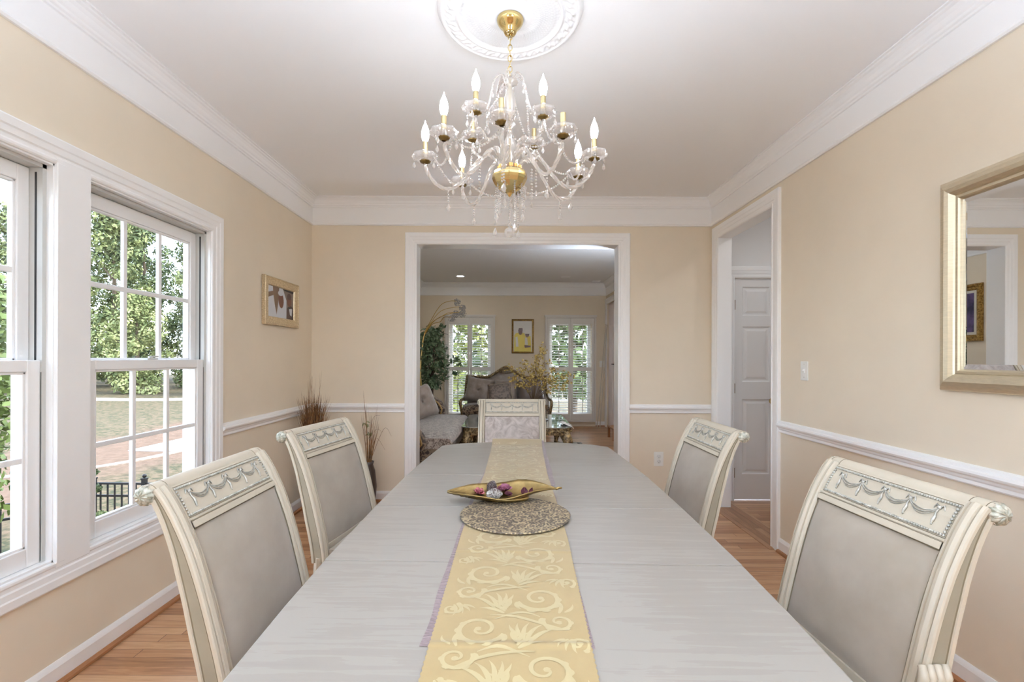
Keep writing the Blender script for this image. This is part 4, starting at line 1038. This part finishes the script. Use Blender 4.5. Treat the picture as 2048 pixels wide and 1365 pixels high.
# dried grass in dark vases in the left corner
def grass(name,label,loc,H,n,seed,spread,vh,vr,extra,green=False):
    rg=random.Random(seed); t=thing(name,label,'dried grass',loc)
    m=MB(); m.lathe([(.001,0.001),(vr*.7,0.001),(vr*.8,.02),(vr,vh*.45),(vr*.8,vh*.8),(vr*.55,vh*.93),(vr*.68,vh),(vr*.6,vh),(vr*.5,vh*.93),(.001,vh*.9)],20,sm=True); mesh_obj('vase',m,plain('dark brown vase '+label[:4],(58,44,36),.4),t)
    m=MB()
    for k in range(n):
        a=rg.uniform(0,2*PI); l=H*rg.uniform(.72,1.0)*(1.22 if k%23==0 else 1); sp=spread*rg.random()**.7; dx,dy=cos(a)*sp,sin(a)*sp
        bend=rg.gauss(0,.03); P=[Vector((dx*.15,dy*.15,vh*.85)),Vector((dx*.6,dy*.6,vh+(l-vh)*.45)),Vector((dx+bend*.5,dy,vh+(l-vh)*.8)),Vector((dx*1.1+bend,dy*1.1,l))]
        P=spline(P,3); w_=rg.uniform(.002,.0042); rows=[]
        tw=rg.uniform(0,PI)
        for i,p in enumerate(P): q=w_*(1-i/(len(P)-1))**.7; rows.append([(p.x-q*cos(tw),p.y-q*sin(tw),p.z),(p.x+q*cos(tw),p.y+q*sin(tw),p.z)])
        m.grid(rows)
    for (dx,dy,dz,ex,ey,ez) in extra:
        P=spline([(0,0,vh*.9),(dx,dy,dz),(ex,ey,ez)],6); m.tube(P,[.0022*(1-.7*i/(len(P)-1)) for i in range(len(P))],5)
    mesh_obj('grass_blades',m,two('dried brown grass '+label[:6],(74,48,26),(150,106,62),30,.8,0,.3,.7),t)
    if green:
        m=MB(); leafcloud(m,[(-.02,0,H*.80,.035),(.0,.0,H*.7,.03)],26,.022,rg,.25); mesh_obj('green_sprig',m,plain('green sprig leaf',(92,104,48),.6),t)
    return t
grass('dried_grass','dense bunch of brown dried grass standing in the left corner of the room',(-1.635,3.97,0.001),1.00,520,3,.105,.42,.085,[(-.06,-.02,.80,-.12,-.04,.83),(-.13,.0,.84,-.150,.02,.79),(-.02,.02,.9,-.01,.0,1.14)])
grass('dried_grass','sparse dark dried stems with a green sprig behind the second window side chair',(-1.215,4.12,0.001),.90,26,9,.10,.40,.07,[(.05,0,.66,.13,-.02,.655),(.13,0,.68,.20,-.01,.62),(.06,0,.60,.15,-.02,.50),(.03,.0,.75,.10,0,.80)],True)
# ------------------------------------------------------------------ living room
SHM=plain('warm white shutter paint',(226,222,216),.45)
def shutter(label,x0,x1,z0,z1,lower_right=True):
    t=thing('plantation_shutter',label,'shutter',((x0+x1)/2,LY1,z0)); o=((x0+x1)/2,LY1,z0)
    D=-.075
    m=MB(); fw=.035
    m.box(x0,D,z0,x0+fw,0,z1); m.box(x1-fw,D,z0,x1,0,z1); m.box(x0+fw,D,z1-fw,x1-fw,0,z1); m.box(x0+fw,D,z0,x1-fw,0,z0+fw); m.box(x0-.012,D-.012,z1-.012,x1+.012,0,z1+.02)
    m.shift((o[0],0,0)); m.shift((0,0,o[2])); mesh_obj('frame',m,SHM,t,bevel=.003)
    xm=(x0+x1)/2; zt,zm0,zm1,zb=1.955,1.135,1.060,.246
    for (a,b) in ((x0+fw+.003,xm-.002),(xm+.002,x1-fw-.003)):
        m=MB(); st=.044; y0,y1=D+.008,D+.036
        m.box(a,y0,z0+fw+.003,a+st,y1,z1-fw-.003); m.box(b-st,y0,z0+fw+.003,b,y1,z1-fw-.003)
        for (c,d) in ((z0+fw+.003,zb),(zm1,zm0),(zt,z1-fw-.003)): m.box(a+st,y0,c,b-st,y1,d)
        m.shift((o[0],0,o[2])); p=mesh_obj('panel',m,SHM,t,bevel=.002)
        for (c,d) in ((zb,zm1),(zm0,zt)):
            m=MB(); n=int(round((d-c)/.0485)); tl=R(6)
            for k in range(n):
                zz=c+(d-c)*(k+.5)/n; yc=(y0+y1)/2; hw=.030; r=.0045
                sec=[(-hw,0),(-hw*.5,r),(hw*.5,r),(hw,0),(hw*.5,-r),(-hw*.5,-r)]
                rr=[(yc+u*cos(tl)-v*sin(tl),zz+u*sin(tl)+v*cos(tl)) for u,v in sec]
                m.add([(a+st,y,z) for y,z in rr]+[(b-st,y,z) for y,z in rr],[(5,4,3,2,1,0),(6,7,8,9,10,11)]+[(i,(i+1)%6,6+(i+1)%6,6+i) for i in range(6)])
            m.shift((o[0],0,o[2])); mesh_obj('louvers',m,SHM,p)
            m=MB(); xc=(a+b)/2; m.box(xc-.006,y0-.026,c+.03,xc+.006,y0-.016,d-.01); m.box(xc-.003,y0-.018,c+.2,xc+.003,y0,c+.205); m.shift((o[0],0,o[2])); mesh_obj('tilt_rod',m,SHM,p)
    return t
shutter('white plantation shutter behind the crystal arc lamp and ficus tree',-1.225,-.268,.09,2.105)
shutter('white plantation shutter next to the pale leaning rods',.690,1.658,.09,2.105)

# far wall picture: two people in yellow
fp=thing('picture_frame','portrait of two people in yellow robes in a dark gold frame above the loveseat','picture',(.262,LY1-.001,1.722))
w,h=.425,.655; m=MB(); rect_frame(m,w,h,[(0,0),(0,.014),(.006,.024),(.014,.026),(.022,.018),(.028,.018),(.036,.008),(.036,.001)]); m.box(-w/2+.01,-.004,-h/2+.01,w/2-.01,-.0005,h/2-.01); mesh_obj('frame',m,M['darkgold'],fp)
m=MB(); y=-.0052; a,b=w/2-.034,h/2-.034
pc=[plain('pale print backdrop',(222,220,214),.4),plain('yellow robe print',(226,206,84),.4),plain('print skin tone',(98,62,50),.4),plain('print cap',(96,72,66),.4),plain('print white lace',(228,226,220),.4),plain('print dark hair',(50,40,36),.4)]
pol(m,[(-a,-b),(a,-b),(a,b),(-a,b)],y,0)
pol(m,[(-.16,.02),(-.13,.06),(-.05,.075),(.03,.06),(.05,.0),(.06,-b),(-.17,-b)],y-.0004,1); pol(m,[(-.14,-.02),(-.10,.0),(-.08,-.2),(-.13,-.2)],y-.0006,4)
ell(m,-.045,.085,.040,.058,y-.0008,2); pol(m,[(-.09,.105),(-.075,.155),(-.005,.155),(.0,.105)],y-.001,3)
pol(m,[(.03,-.01),(.08,.01),(.15,.0),(.165,-b),(.0,-b)],y-.0005,1); pol(m,[(.04,-.02),(.085,-.03),(.10,-.17),(.04,-.16)],y-.0007,4)
ell(m,.085,.035,.038,.056,y-.0009,2); ell(m,.09,.085,.062,.048,y-.0011,4); pol(m,[(.05,.045),(.125,.045),(.12,.030),(.055,.030)],y-.0012,5)
pol(m,[(.03,-.17),(.15,-.18),(.15,-.21),(.04,-.22)],y-.0009,2)
mesh_obj('photograph',m,pc,fp)
# left wall picture, seen in the mirror
f3=thing('picture_frame','dark blue picture in a wide gold frame seen in the mirror through the opening','picture',(LXL+.001,5.60,1.845),PI/2)
w,h=.50,.66; m=MB(); rect_frame(m,w,h,[(0,0),(0,.02),(.01,.034),(.03,.036),(.04,.024),(.06,.02),(.075,.01),(.075,.001)]); mesh_obj('frame',m,gold('gold carved frame',(116,84,40),(196,158,92),70),f3)
m=MB(); m.box(-w/2+.03,-.008,-h/2+.03,w/2-.03,-.001,h/2-.03); mesh_obj('mount',m,plain('cream picture mount',(214,208,196),.7),f3)
m=MB(); m.box(-w/2+.105,-.010,-h/2+.105,w/2-.105,-.0075,h/2-.105); mesh_obj('print',m,two('dark blue violet print',(38,34,62),(96,78,120),7,.5),f3)

WOOD=two('carved gilt walnut',(74,56,38),(176,150,106),38,.4,.25,.38,.66,bump=.5)
DAM=two('dark damask brocade',(52,38,30),(128,110,90),16,.7,0,.47,.53,dist=1.6,detail=3,Sheen_Weight=.4)
SATIN=two('grey brown satin',(126,112,102),(158,144,134),9,.42,0,.3,.7,Sheen_Weight=.4)
CHEN=two('grey patterned chenille',(96,84,76),(182,172,162),30,.8,0,.42,.58,dist=1.2,stretch=(1,2.2,1),Sheen_Weight=.4)
def pillow(w,h,d,tuft=0,n=17,pleat=0):
    m=MB()
    for sgn in (1,-1):
        rows=[]
        for i in range(n):
            v=-1+2*i/(n-1); row=[]
            for j in range(n):
                u=-1+2*j/(n-1); k=1-.10*(1-u*u)*(abs(v)**3)-.0; k2=1-.10*(1-v*v)*(abs(u)**3)
                b=max(0,(1-u**4)*(1-v**4))**.55; rr=math.hypot(u,v)
                z=d/2*b-(tuft*d*.42*math.exp(-(rr/.16)**2))+pleat*.006*cos(math.atan2(v,u)*16)*min(1,rr*2)*(1-min(1,rr))*2
                row.append((u*w/2*k2,-sgn*z,v*h/2*k))
            rows.append(row if sgn>0 else row[::-1])
        m.grid(rows)
    return m
def cushion(label,w,h,d,loc,rot,mat,tuft=0,piping=None,group=None,name='throw_pillow'):
    t=thing(name,label,'cushion',loc,0,group); t.rotation_euler=rot
    mesh_obj('cover',pillow(w,h,d,tuft,pleat=1 if tuft else 0),mat,t)
    if tuft: 
        m=MB(); m.sphere((0,-d/2*.60,0),.016,8,6); mesh_obj('button',m,mat,t)
    if piping:
        m=MB(); P=[]
        for k in range(48):
            a=k/48*4; s_=int(a); f=-1+2*(a-s_); u,v=[(f,-1),(1,f),(-f,1),(-1,-f)][s_]
            P.append((u*w/2*(1-.10*(1-v*v)*(abs(u)**3)),0,v*h/2*(1-.10*(1-u*u)*(abs(v)**3))))
        m.tube(P,.005,6,closed=True); mesh_obj('piping',m,piping,t)
    return t
def cab_leg(mb,p,d,h,r=.04):
    b=Vector((p[0],p[1],0)); q=Vector((d[0],d[1],0))
    mb.tube(spline([b+Vector((0,0,h)),b+q*.05+Vector((0,0,h*.75)),b+q*.03+Vector((0,0,h*.4)),b+q*.02+Vector((0,0,h*.15)),b+q*.07+Vector((0,0,.025))],4),[r*1.3]*3+[r*1.25]*3+[r*.9]*3+[r*.62]*3+[r*.6]*3+[r*.8]*2,10)
# loveseat between the shutters: origin at floor, front toward -y
lv=thing('loveseat','carved walnut loveseat with dark brocade seat under the portrait','sofa',(-.05,8.35,0))
m=MB(); rows=[]
for i in range(9):
    f=i/8; yy=.03+.62*f; rows.append([(-.76+1.52*j/16,yy,.44+.05*max(0,(1-abs(-1+j/8)**6))) for j in range(17)])
front=[]
for k in range(7):
    a=PI/2*k/6; front.append([(-.76+1.52*j/16,.03-.075*sin(a*2)*.9-.02,.44+.05*(1-abs(-1+j/8)**6)-.20*(k/6)) for j in range(17)])
m.grid(front[::-1]+rows)
for sg in (-1,1): m.add([(sg*.76,.03,.24),(sg*.76,.65,.24),(sg*.76,.65,.45),(sg*.76,.03,.45)],[(0,1,2,3)])
mesh_obj('seat',m,DAM,lv)
m=MB(); rows=[]
def crest(x):
    ax=abs(x)/.73; return .975+.185*math.exp(-(ax/.30)**2)+.02*cos(ax*PI*2.2)*(ax>.35)*(1-ax)
for j in range(41):
    x=-.73+1.46*j/40; z=crest(x); rows.append([(x,.52,z-.045-.03*math.exp(-(x/.25)**2)),(x,.50,z-.02),(x,.515,z),(x,.55,z),(x,.57,z-.05)])
m.grid(rows)
for k in range(26):
    x=-.28+.56*k/25; m.sphere((x,.505,crest(x)-.03+.008*sin(k*2.1)),.018,7,5)
m.tube(spline([(-.12,.50,1.04),(0,.495,1.07),(.12,.50,1.04),(0,.497,1.025),(-.12,.50,1.04)],6),.008,6)
for sg in (-1,1): m.tube(spline([(sg*.73,.53,.98),(sg*.75,.52,.75),(sg*.765,.48,.60),(sg*.78,.20,.56),(sg*.80,.05,.55),(sg*.80,0,.48),(sg*.77,.03,.30)],6),.026,8)
mesh_obj('carved_crest',m,WOOD,lv)
m=MB(); m.grid([[(-.72+1.44*j/16,.50+.06*f-.03*(1-(2*f-1)**2)*(1-abs(-1+j/8)**6),.45+f*(crest(-.72+1.44*j/16)-.04-.45)) for j in range(17)] for f in [k/8 for k in range(9)]]); m.grid([[(.72,.60,.2),(-.72,.60,.2)],[(.72,.60,.95),(-.72,.60,.95)]]); mesh_obj('upholstered_back',m,SATIN,lv)
m=MB(); m.box(-.78,-.045,.14,.78,.62,.25); mesh_obj('seat_rail',m,WOOD,lv,bevel=.02)
for x in (-.70,.70):
    m=MB(); cab_leg(m,(x,-.0),(0,-1),.16,.036); mesh_obj('leg',m,WOOD,lv)
    m=MB(); cab_leg(m,(x,.56),(0,1),.16,.034); mesh_obj('leg',m,WOOD,lv)
CG_='cushions leaning along the loveseat'
PIP=plain('pale cord piping',(176,160,132),.5)
cushion('square tufted taupe cushion at the ficus end of the loveseat',.50,.48,.20,(-.55,8.66,.715),(R(-14),R(9),R(-6)),SATIN,1,group=CG_)
cushion('plain taupe cushion upright behind the diamond corded cushion',.44,.42,.17,(-.06,8.74,.70),(R(-12),0,0),SATIN,0,group=CG_)
cushion('taupe cushion with pale diagonal cords, leaning in front of the plain one',.46,.38,.16,(-.16,8.55,.675),(R(-20),R(-4),R(3)),two('quilted taupe satin',(104,90,82),(136,122,112),26,.45,0,.45,.55,vor=True,Sheen_Weight=.3),0,PIP,group=CG_)
cushion('dark taupe cushion behind the yellow blossom branches',.48,.46,.19,(.40,8.68,.71),(R(-14),R(-6),R(5)),plain('dark taupe satin',(104,90,84),.45,Sheen_Weight=.3),0,group=CG_)

# long sofa along the left wall, seat toward +x
sf=thing('sofa','long grey chenille sofa with dark brocade end panel along the left living room wall','sofa',(-1.15,6.0,0))
m=MB(); L0,L1=-1.02,1.02; x0,x1=-.38,.50
rows=[]
for i in range(21):
    f=i/20; yy=L0+(L1-L0)*f; ex=x1+.035*sin(PI*f); row=[(x0,yy,.36)]
    for j in range(13):
        g_=j/12; x=x0+(ex-x0)*g_; e=(1-abs(2*f-1)**8); row.append((x,yy,.455+.045*e*(1-.5*g_**6)))
    for k in range(1,7):
        a=PI*k/6; row.append((ex+.045*sin(a),yy,.41+.045*cos(a)))
    row.append((ex-.01,yy,.34)); rows.append(row)
m.grid(rows); n=len(rows[0]); m.poly(rows[0]); m.poly(rows[-1][::-1]); mesh_obj('seat_cushion',m,CHEN,sf)
m=MB(); m.box(-.45,L0+.015,.17,.47,L1-.015,.37); mesh_obj('end_panel',m,DAM,sf,bevel=.02)
m=MB(); rows=[]
for i in range(21):
    yy=L0+.02+(L1-L0-.04)*i/20; rows.append([(.475,yy,.37),(.50+.006*sin(i*2),yy,.30),(.49,yy,.22-.05*abs(sin(PI*i/20*2)))])
m.grid(rows); mesh_obj('front_skirt',m,CHEN,sf,solid=.006)
m=MB(); m.box(-.46,L0,.135,.48,L1,.18); mesh_obj('base_rail',m,WOOD,sf,bevel=.012)
m=MB(); rows=[]
for i in range(25):
    f=i/24; yy=L0+(L1-L0)*f; top=.92+.10*sin(PI*f)**2; rows.append([(-.52,yy,.17),(-.54,yy,top),(-.47,yy,top+.03),(-.40,yy,top-.02),(-.34,yy,.42)])
m.grid(rows); m.poly(rows[0][::-1]); m.poly(rows[-1]); mesh_obj('upholstered_back',m,CHEN,sf)
m=MB(); m.tube([(-.46,L0+(L1-L0)*k/24,.955+.10*sin(PI*k/24)**2) for k in range(25)],.028,8); mesh_obj('carved_crest',m,WOOD,sf)
for sg,yy,hx in ((1,L1-.06,.70),(-1,L0+.02,.56)):
    m=MB(); P=spline([(-.42,yy,hx+.10),(-.15,yy,hx+.06),(.08,yy,hx-.03),(.17,yy,hx-.14),(.16,yy,.48)] if sg>0 else [(-.42,yy,hx+.02),(-.15,yy,hx),(.16,yy,hx-.04),(.24,yy,hx-.16),(.20,yy,.36)],6)
    m.tube(P,.052,10); m.grid([[(p.x-.02,yy,p.z-.02) for p in P],[(p.x-.02,yy,.36) for p in P]]); a=mesh_obj('arm',m,DAM,sf)
    m=MB(); m.tube([(p.x,p.y-.05*1,p.z+.006) for p in P],.012,6); mesh_obj('arm_trim',m,plain('gilt trim '+str(sg),(176,146,96),.4,.6),a)
for yy in (L0+.08,L1-.05):
    m=MB(); cab_leg(m,(.40,yy),(.7,-.5 if yy<0 else .5),.17,.042); mesh_obj('leg',m,WOOD,sf)
    m=MB(); cab_leg(m,(-.44,yy),(-.5,0),.17,.034); mesh_obj('leg',m,WOOD,sf)
SG='big cushions leaning on the long sofa'
cushion('large puckered grey cushion with pale piping nearest on the long sofa',.52,.50,.22,(-1.30,5.70,.74),(R(-16),R(6),R(72)),SATIN,1,PIP,group=SG)
cushion('rounded tufted taupe cushion leaning on the nearer one on the long sofa',.48,.46,.24,(-1.17,6.24,.71),(R(-22),R(-10),R(52)),SATIN,1,group=SG)
# ficus tree
fi=thing('ficus_tree','bushy artificial ficus tree behind the long sofa','plant',(-1.33,8.15,0))
m=MB(); m.lathe([(.001,.001),(.13,.001),(.17,.30),(.18,.32),(.15,.32),(.001,.30)],20); mesh_obj('pot',m,plain('dark brown pot',(60,44,34),.5),fi)
m=MB()
for a in (0,2.1,4.2): m.tube([(.03*cos(a+z*3),.03*sin(a+z*3),.25+z) for z in [k*.1 for k in range(9)]],[.022-.001*k for k in range(9)],7)
rg=random.Random(3)
for k in range(14):
    a=k*2.4; z=1.0+.05*k; m.tube(spline([(0,0,.95),(.14*cos(a),.14*sin(a),z),(.30*cos(a),.30*sin(a),z+.05)],4),[.009-.0009*i for i in range(9)],5)
mesh_obj('trunk',m,plain('dark ficus bark',(66,48,34),.8,var=.2,vs=20),fi)
m=MB(); bl=[]
for k in range(30):
    f=k/29; z=.84+.92*f; wd=.36*math.sqrt(max(.12,1-(2*f-.85)**2)); a=k*2.4; q=wd*rg.uniform(.2,.8); bl.append((q*cos(a),q*sin(a),z,rg.uniform(.10,.15)))
bl+=[(.42,-.05,1.28,.08),(.48,-.08,1.20,.06),(.44,-.05,1.05,.07),(.20,0,1.86,.06)]
leafcloud(m,bl,2100,.042,rg,.42); mesh_obj('foliage',m,two('ficus leaves',(48,78,48),(140,160,122),26,.5,0,.35,.7),fi)

# arc lamp
al=thing('arc_lamp','gold arc floor lamp with five crystal clusters above the ficus tree','lamp',(-1.40,7.92,0))
m=MB(); m.lathe([(.001,.001),(.16,.001),(.16,.02),(.05,.035),(.001,.036)],28); mesh_obj('base',m,M['brass'],al)
m=MB(); P=spline([(0.02,0,.02),(-.03,0,.55),(-.075,0,1.05),(-.04,0,1.55),(.0,0,1.72)],6); m.tube(P,[.022-.0005*i for i in range(len(P))],8); mesh_obj('pole',m,M['brass'],al)
ends=[(.53,-.05,2.245),(.60,.08,2.16),(.50,.05,2.06),(.62,-.1,2.05),(.45,-.12,1.97)]
for i,e in enumerate(ends):
    s=(-.01+.012*(i-2)*.5,0,1.70); P=spline([s,(.10+.02*i*.3,e[1]*.3,1.93-.018*i),(.26,e[1]*.6,e[2]-.07+.0*i),(e[0]-.12,e[1],e[2]-.002),(e[0],e[1],e[2])],6)
    m=MB(); m.tube(P,.0055,6); A=mesh_obj('arc_arm',m,plain('gold arm',(190,158,88),.3,.9),al)
    m=MB(); rr=random.Random(i)
    for k in range(90):
        v=Vector((rr.gauss(0,1),rr.gauss(0,1),rr.gauss(0,1))).normalized()*(.062*rr.random()**.3); m.gem((e[0]+.01+v.x,e[1]+v.y,e[2]-.02+v.z),.009,.011,.011,5)
    mesh_obj('crystal_shade',m,M['sparkle'],A)

# coffee table
ct=thing('coffee_table','carved gilt coffee table with mirrored glass top beyond the far dining chair','coffee table',(.10,6.39,.007))
hx,hy=.66,.66; cc=.10
oct_=[(-hx+cc,-hy),(hx-cc,-hy),(hx,-hy+cc),(hx,hy-cc),(hx-cc,hy),(-hx+cc,hy),(-hx,hy-cc),(-hx,-hy+cc)]
m=MB(); m.prism([(a*1.03,b*1.03) for a,b in oct_],.447,.460); mesh_obj('glass_top',m,plain('pale mirrored glass',(196,206,202),.04,.75),ct,bevel=.003)
m=MB(); m.prism(oct_,.36,.446)
for k in range(52):
    x=-hx+.08+(2*hx-.16)*k/51; m.sphere((x,-hy-.004,.405),.016,6,5); m.sphere((hx+.004,x,.405),.016,6,5)
mesh_obj('apron',m,WOOD,ct,bevel=.01)
for sx in (-1,1):
    for sy in (-1,1):
        m=MB(); cab_leg(m,(sx*.58,sy*.58),(sx*.8,sy*.8),.37,.05); mesh_obj('leg',m,WOOD,ct)
# urn with yellow blossom
ur=thing('blossom_urn','dark urn of yellow blossom branches standing on the coffee table','flower arrangement',(.33,6.42,.4675))
m=MB(); m.lathe([(.001,0),(.20,0),(.205,.006),(.20,.012),(.05,.018),(.04,.05),(.05,.07),(.001,.072)],28); mesh_obj('foot',m,plain('pewter grey urn foot',(120,114,112),.35,.6),ur)
m=MB(); m.lathe([(.001,.07),(.05,.07),(.15,.10),(.195,.155),(.19,.205),(.14,.235),(.15,.25),(.12,.25),(.001,.24)],28,mod=lambda a,r,z:1+.03*cos(a*12)); mesh_obj('urn',m,two('dark bronze urn',(52,34,26),(116,88,54),22,.4,.4,.42,.6,bump=.4),ur)
rg=random.Random(8); m=MB(); fl_=MB(); br=[]
dirs=[(-.34,.02,.50),(-.30,-.1,.36),(-.20,.1,.46),(-.12,-.1,.55),(.0,.05,.50),(.05,-.1,.66),(.12,.05,.80),(.14,-.05,.74),(.20,.1,.58),(.30,-.05,.48),(.40,.0,.40),(.48,.1,.30),(.40,-.15,.24),(.22,-.1,.36),(-.05,-.2,.40),(.1,-.2,.46),(-.22,-.15,.30),(.30,.2,.34),(.52,-.05,.42)]
for dx,dy,dz in dirs:
    P=spline([(0,0,.22),(dx*.35,dy*.35,.22+dz*.6),(dx*.8,dy*.8,.22+dz*.9),(dx,dy,.20+dz)],5); m.tube(P,.003,5)
    for k in range(26):
        i=rg.randrange(5,len(P)); c=P[i]+Vector((rg.gauss(0,.030),rg.gauss(0,.030),rg.gauss(0,.030)))
        br.append((c.x,c.y,c.z,.014))
mesh_obj('branches',m,plain('brown blossom twigs',(92,70,44),.8),ur)
leafcloud(fl_,br,2400,.017,rg,.5); mesh_obj('blossoms',fl_,two('yellow ochre blossom',(150,116,56),(208,188,112),30,.7,0,.35,.65),ur)
m=MB(); rows=[[(.02*i,.05*sin(i*.8)-.16+.045*j,.008*sin(i*1.3+j)+(.004 if i<4 else -.004*(i-3)**2*.6)) for i in range(8)] for j in range(7)]
m.grid(rows); solo('lace_cloth',m,plain('white lace',(236,234,230),.8),'small white cloth draped over the near right corner of the coffee table','cloth',solid=.003).location=(.655,5.98,.480)
# rug
m=MB(); m.box(-.56,5.45,.001,1.12,7.36,.006); solo('area_rug',m,two('grey patterned rug',(92,88,84),(176,170,162),13,.95,0,.46,.54,dist=1.5,bump=.5),'grey patterned rug under the coffee table','rug',(0,6.4,.001))
# pale rods leaning in the far right corner
for i,(a,b) in enumerate((((1.66,8.93,.004),(1.842,9.02,1.95)),((1.70,8.86,.004),(1.846,8.96,1.93)))):
    m=MB(); m.tube([a,b],.0085,8); m.sphere(b,.012,8,6); solo('curtain_rod',m,plain('pale rod %d'%i,(206,198,184),.5),('pale thin rod leaning in the far right corner, the one closer to the far wall','pale thin rod leaning in the far right corner, the one closer to the white door')[i],'rod',a,group='pale rods in the corner')
# low brown wooden stand by the white door
t=thing('wooden_stand','low brown wooden stand on the floor beside the white door','stand',(1.735,7.66,0)); m=MB(); m.box(-.10,-.22,.17,.10,.22,.20); mesh_obj('top',m,M['shoe'],t,bevel=.004)
for sx in (-1,1):
    for sy in (-1,1): m=MB(); m.box(sx*.08-.018,sy*.19-.018,.001,sx*.08+.018,sy*.19+.018,.17); mesh_obj('leg',m,M['shoe'],t)
# ------------------------------------------------------------------ lamps that light the rooms
def downlight(label,loc,on,grp=None):
    t=thing('recessed_light',label,'ceiling light',loc,0,grp); m=MB(); m.lathe([(.060,-.0005),(.062,-.004),(.080,-.006),(.092,-.003),(.093,-.0005)],28); mesh_obj('trim_ring',m,M['trim'],t)
    m=MB(); m.lathe([(.001,-.002),(.061,-.002)],24); mesh_obj('lens',m,emis('lit lens '+label[:9],(250,252,255),on) if on else M['white'],t)
downlight('lit round recessed light in the living room ceiling above the ficus side',(-.86,8.36,ZC),DL)
downlight('unlit round recessed light in the living room ceiling toward the white door',(1.0,8.4,ZC),.0)
t=thing('ceiling_vent','small dark slotted vent on the living room ceiling close to the far right corner','vent',(1.62,8.84,ZC)); m=MB(); m.box(-.075,-.05,-.006,.075,-.04,0); m.box(-.075,.04,-.006,.075,.05,0); m.box(-.075,-.04,-.006,-.065,.04,0); m.box(.065,-.04,-.006,.075,.04,0); mesh_obj('frame',m,M['trim'],t)
m=MB(); m.box(-.065,-.04,-.003,.065,.04,-.0005); mesh_obj('backing',m,plain('dark vent recess',(52,42,38),.7),t)
m=MB()
for k in range(3): m.box(-.065,-.024+.02*k,-.006,.065,-.018+.02*k,-.002)
mesh_obj('slats',m,M['trim'],t)
for i,(x,y) in enumerate([(-.86,5.6),(1.0,5.6)]):  # extra lights out of view, added to brighten the living room
    downlight(('lit recessed light in the living room ceiling just past the opening, %s side')%('ficus' if i==0 else 'door'),(x,y,ZC),DL*2.2)
downlight('lit recessed light in the hall ceiling',(2.55,3.4,ZC),HALL)  # unseen light added to brighten the hall
# added uplighters out of view, put in to brighten both rooms
def fill_uplight(loc,label,FILL=FILL):
    t=thing('fill_lamp',label,'added fill lamp',loc); m=MB(); m.lathe([(.001,.001),(.14,.001),(.14,.015),(.03,.03),(.012,.05),(.012,1.66),(.03,1.70),(.001,1.70)],24); mesh_obj('stand',m,M['brass'],t)
    m=MB(); m.lathe([(.03,1.69),(.10,1.71),(.165,1.755),(.195,1.835),(.191,1.836),(.160,1.762),(.03,1.70)],28); mesh_obj('bowl_shade',m,M['white'],t)
    m=MB(); m.lathe([(.001,1.79),(.14,1.79)],24); m.f=[f[::-1] for f in m.f]; mesh_obj('lamp_disc',m,emis('uplight '+label[-9:],(214,231,255),FILL),t)
fill_uplight((-.85,-.25,0),'brass uplighter floor lamp behind the near table end, on the window side',FILL*1.6)
fill_uplight((.85,-.25,0),'brass uplighter floor lamp behind the near table end, on the mirror side',FILL*1.75)
fill_uplight((1.50,4.80,0),'brass uplighter floor lamp in the living room corner behind the right jamb',LFILL)
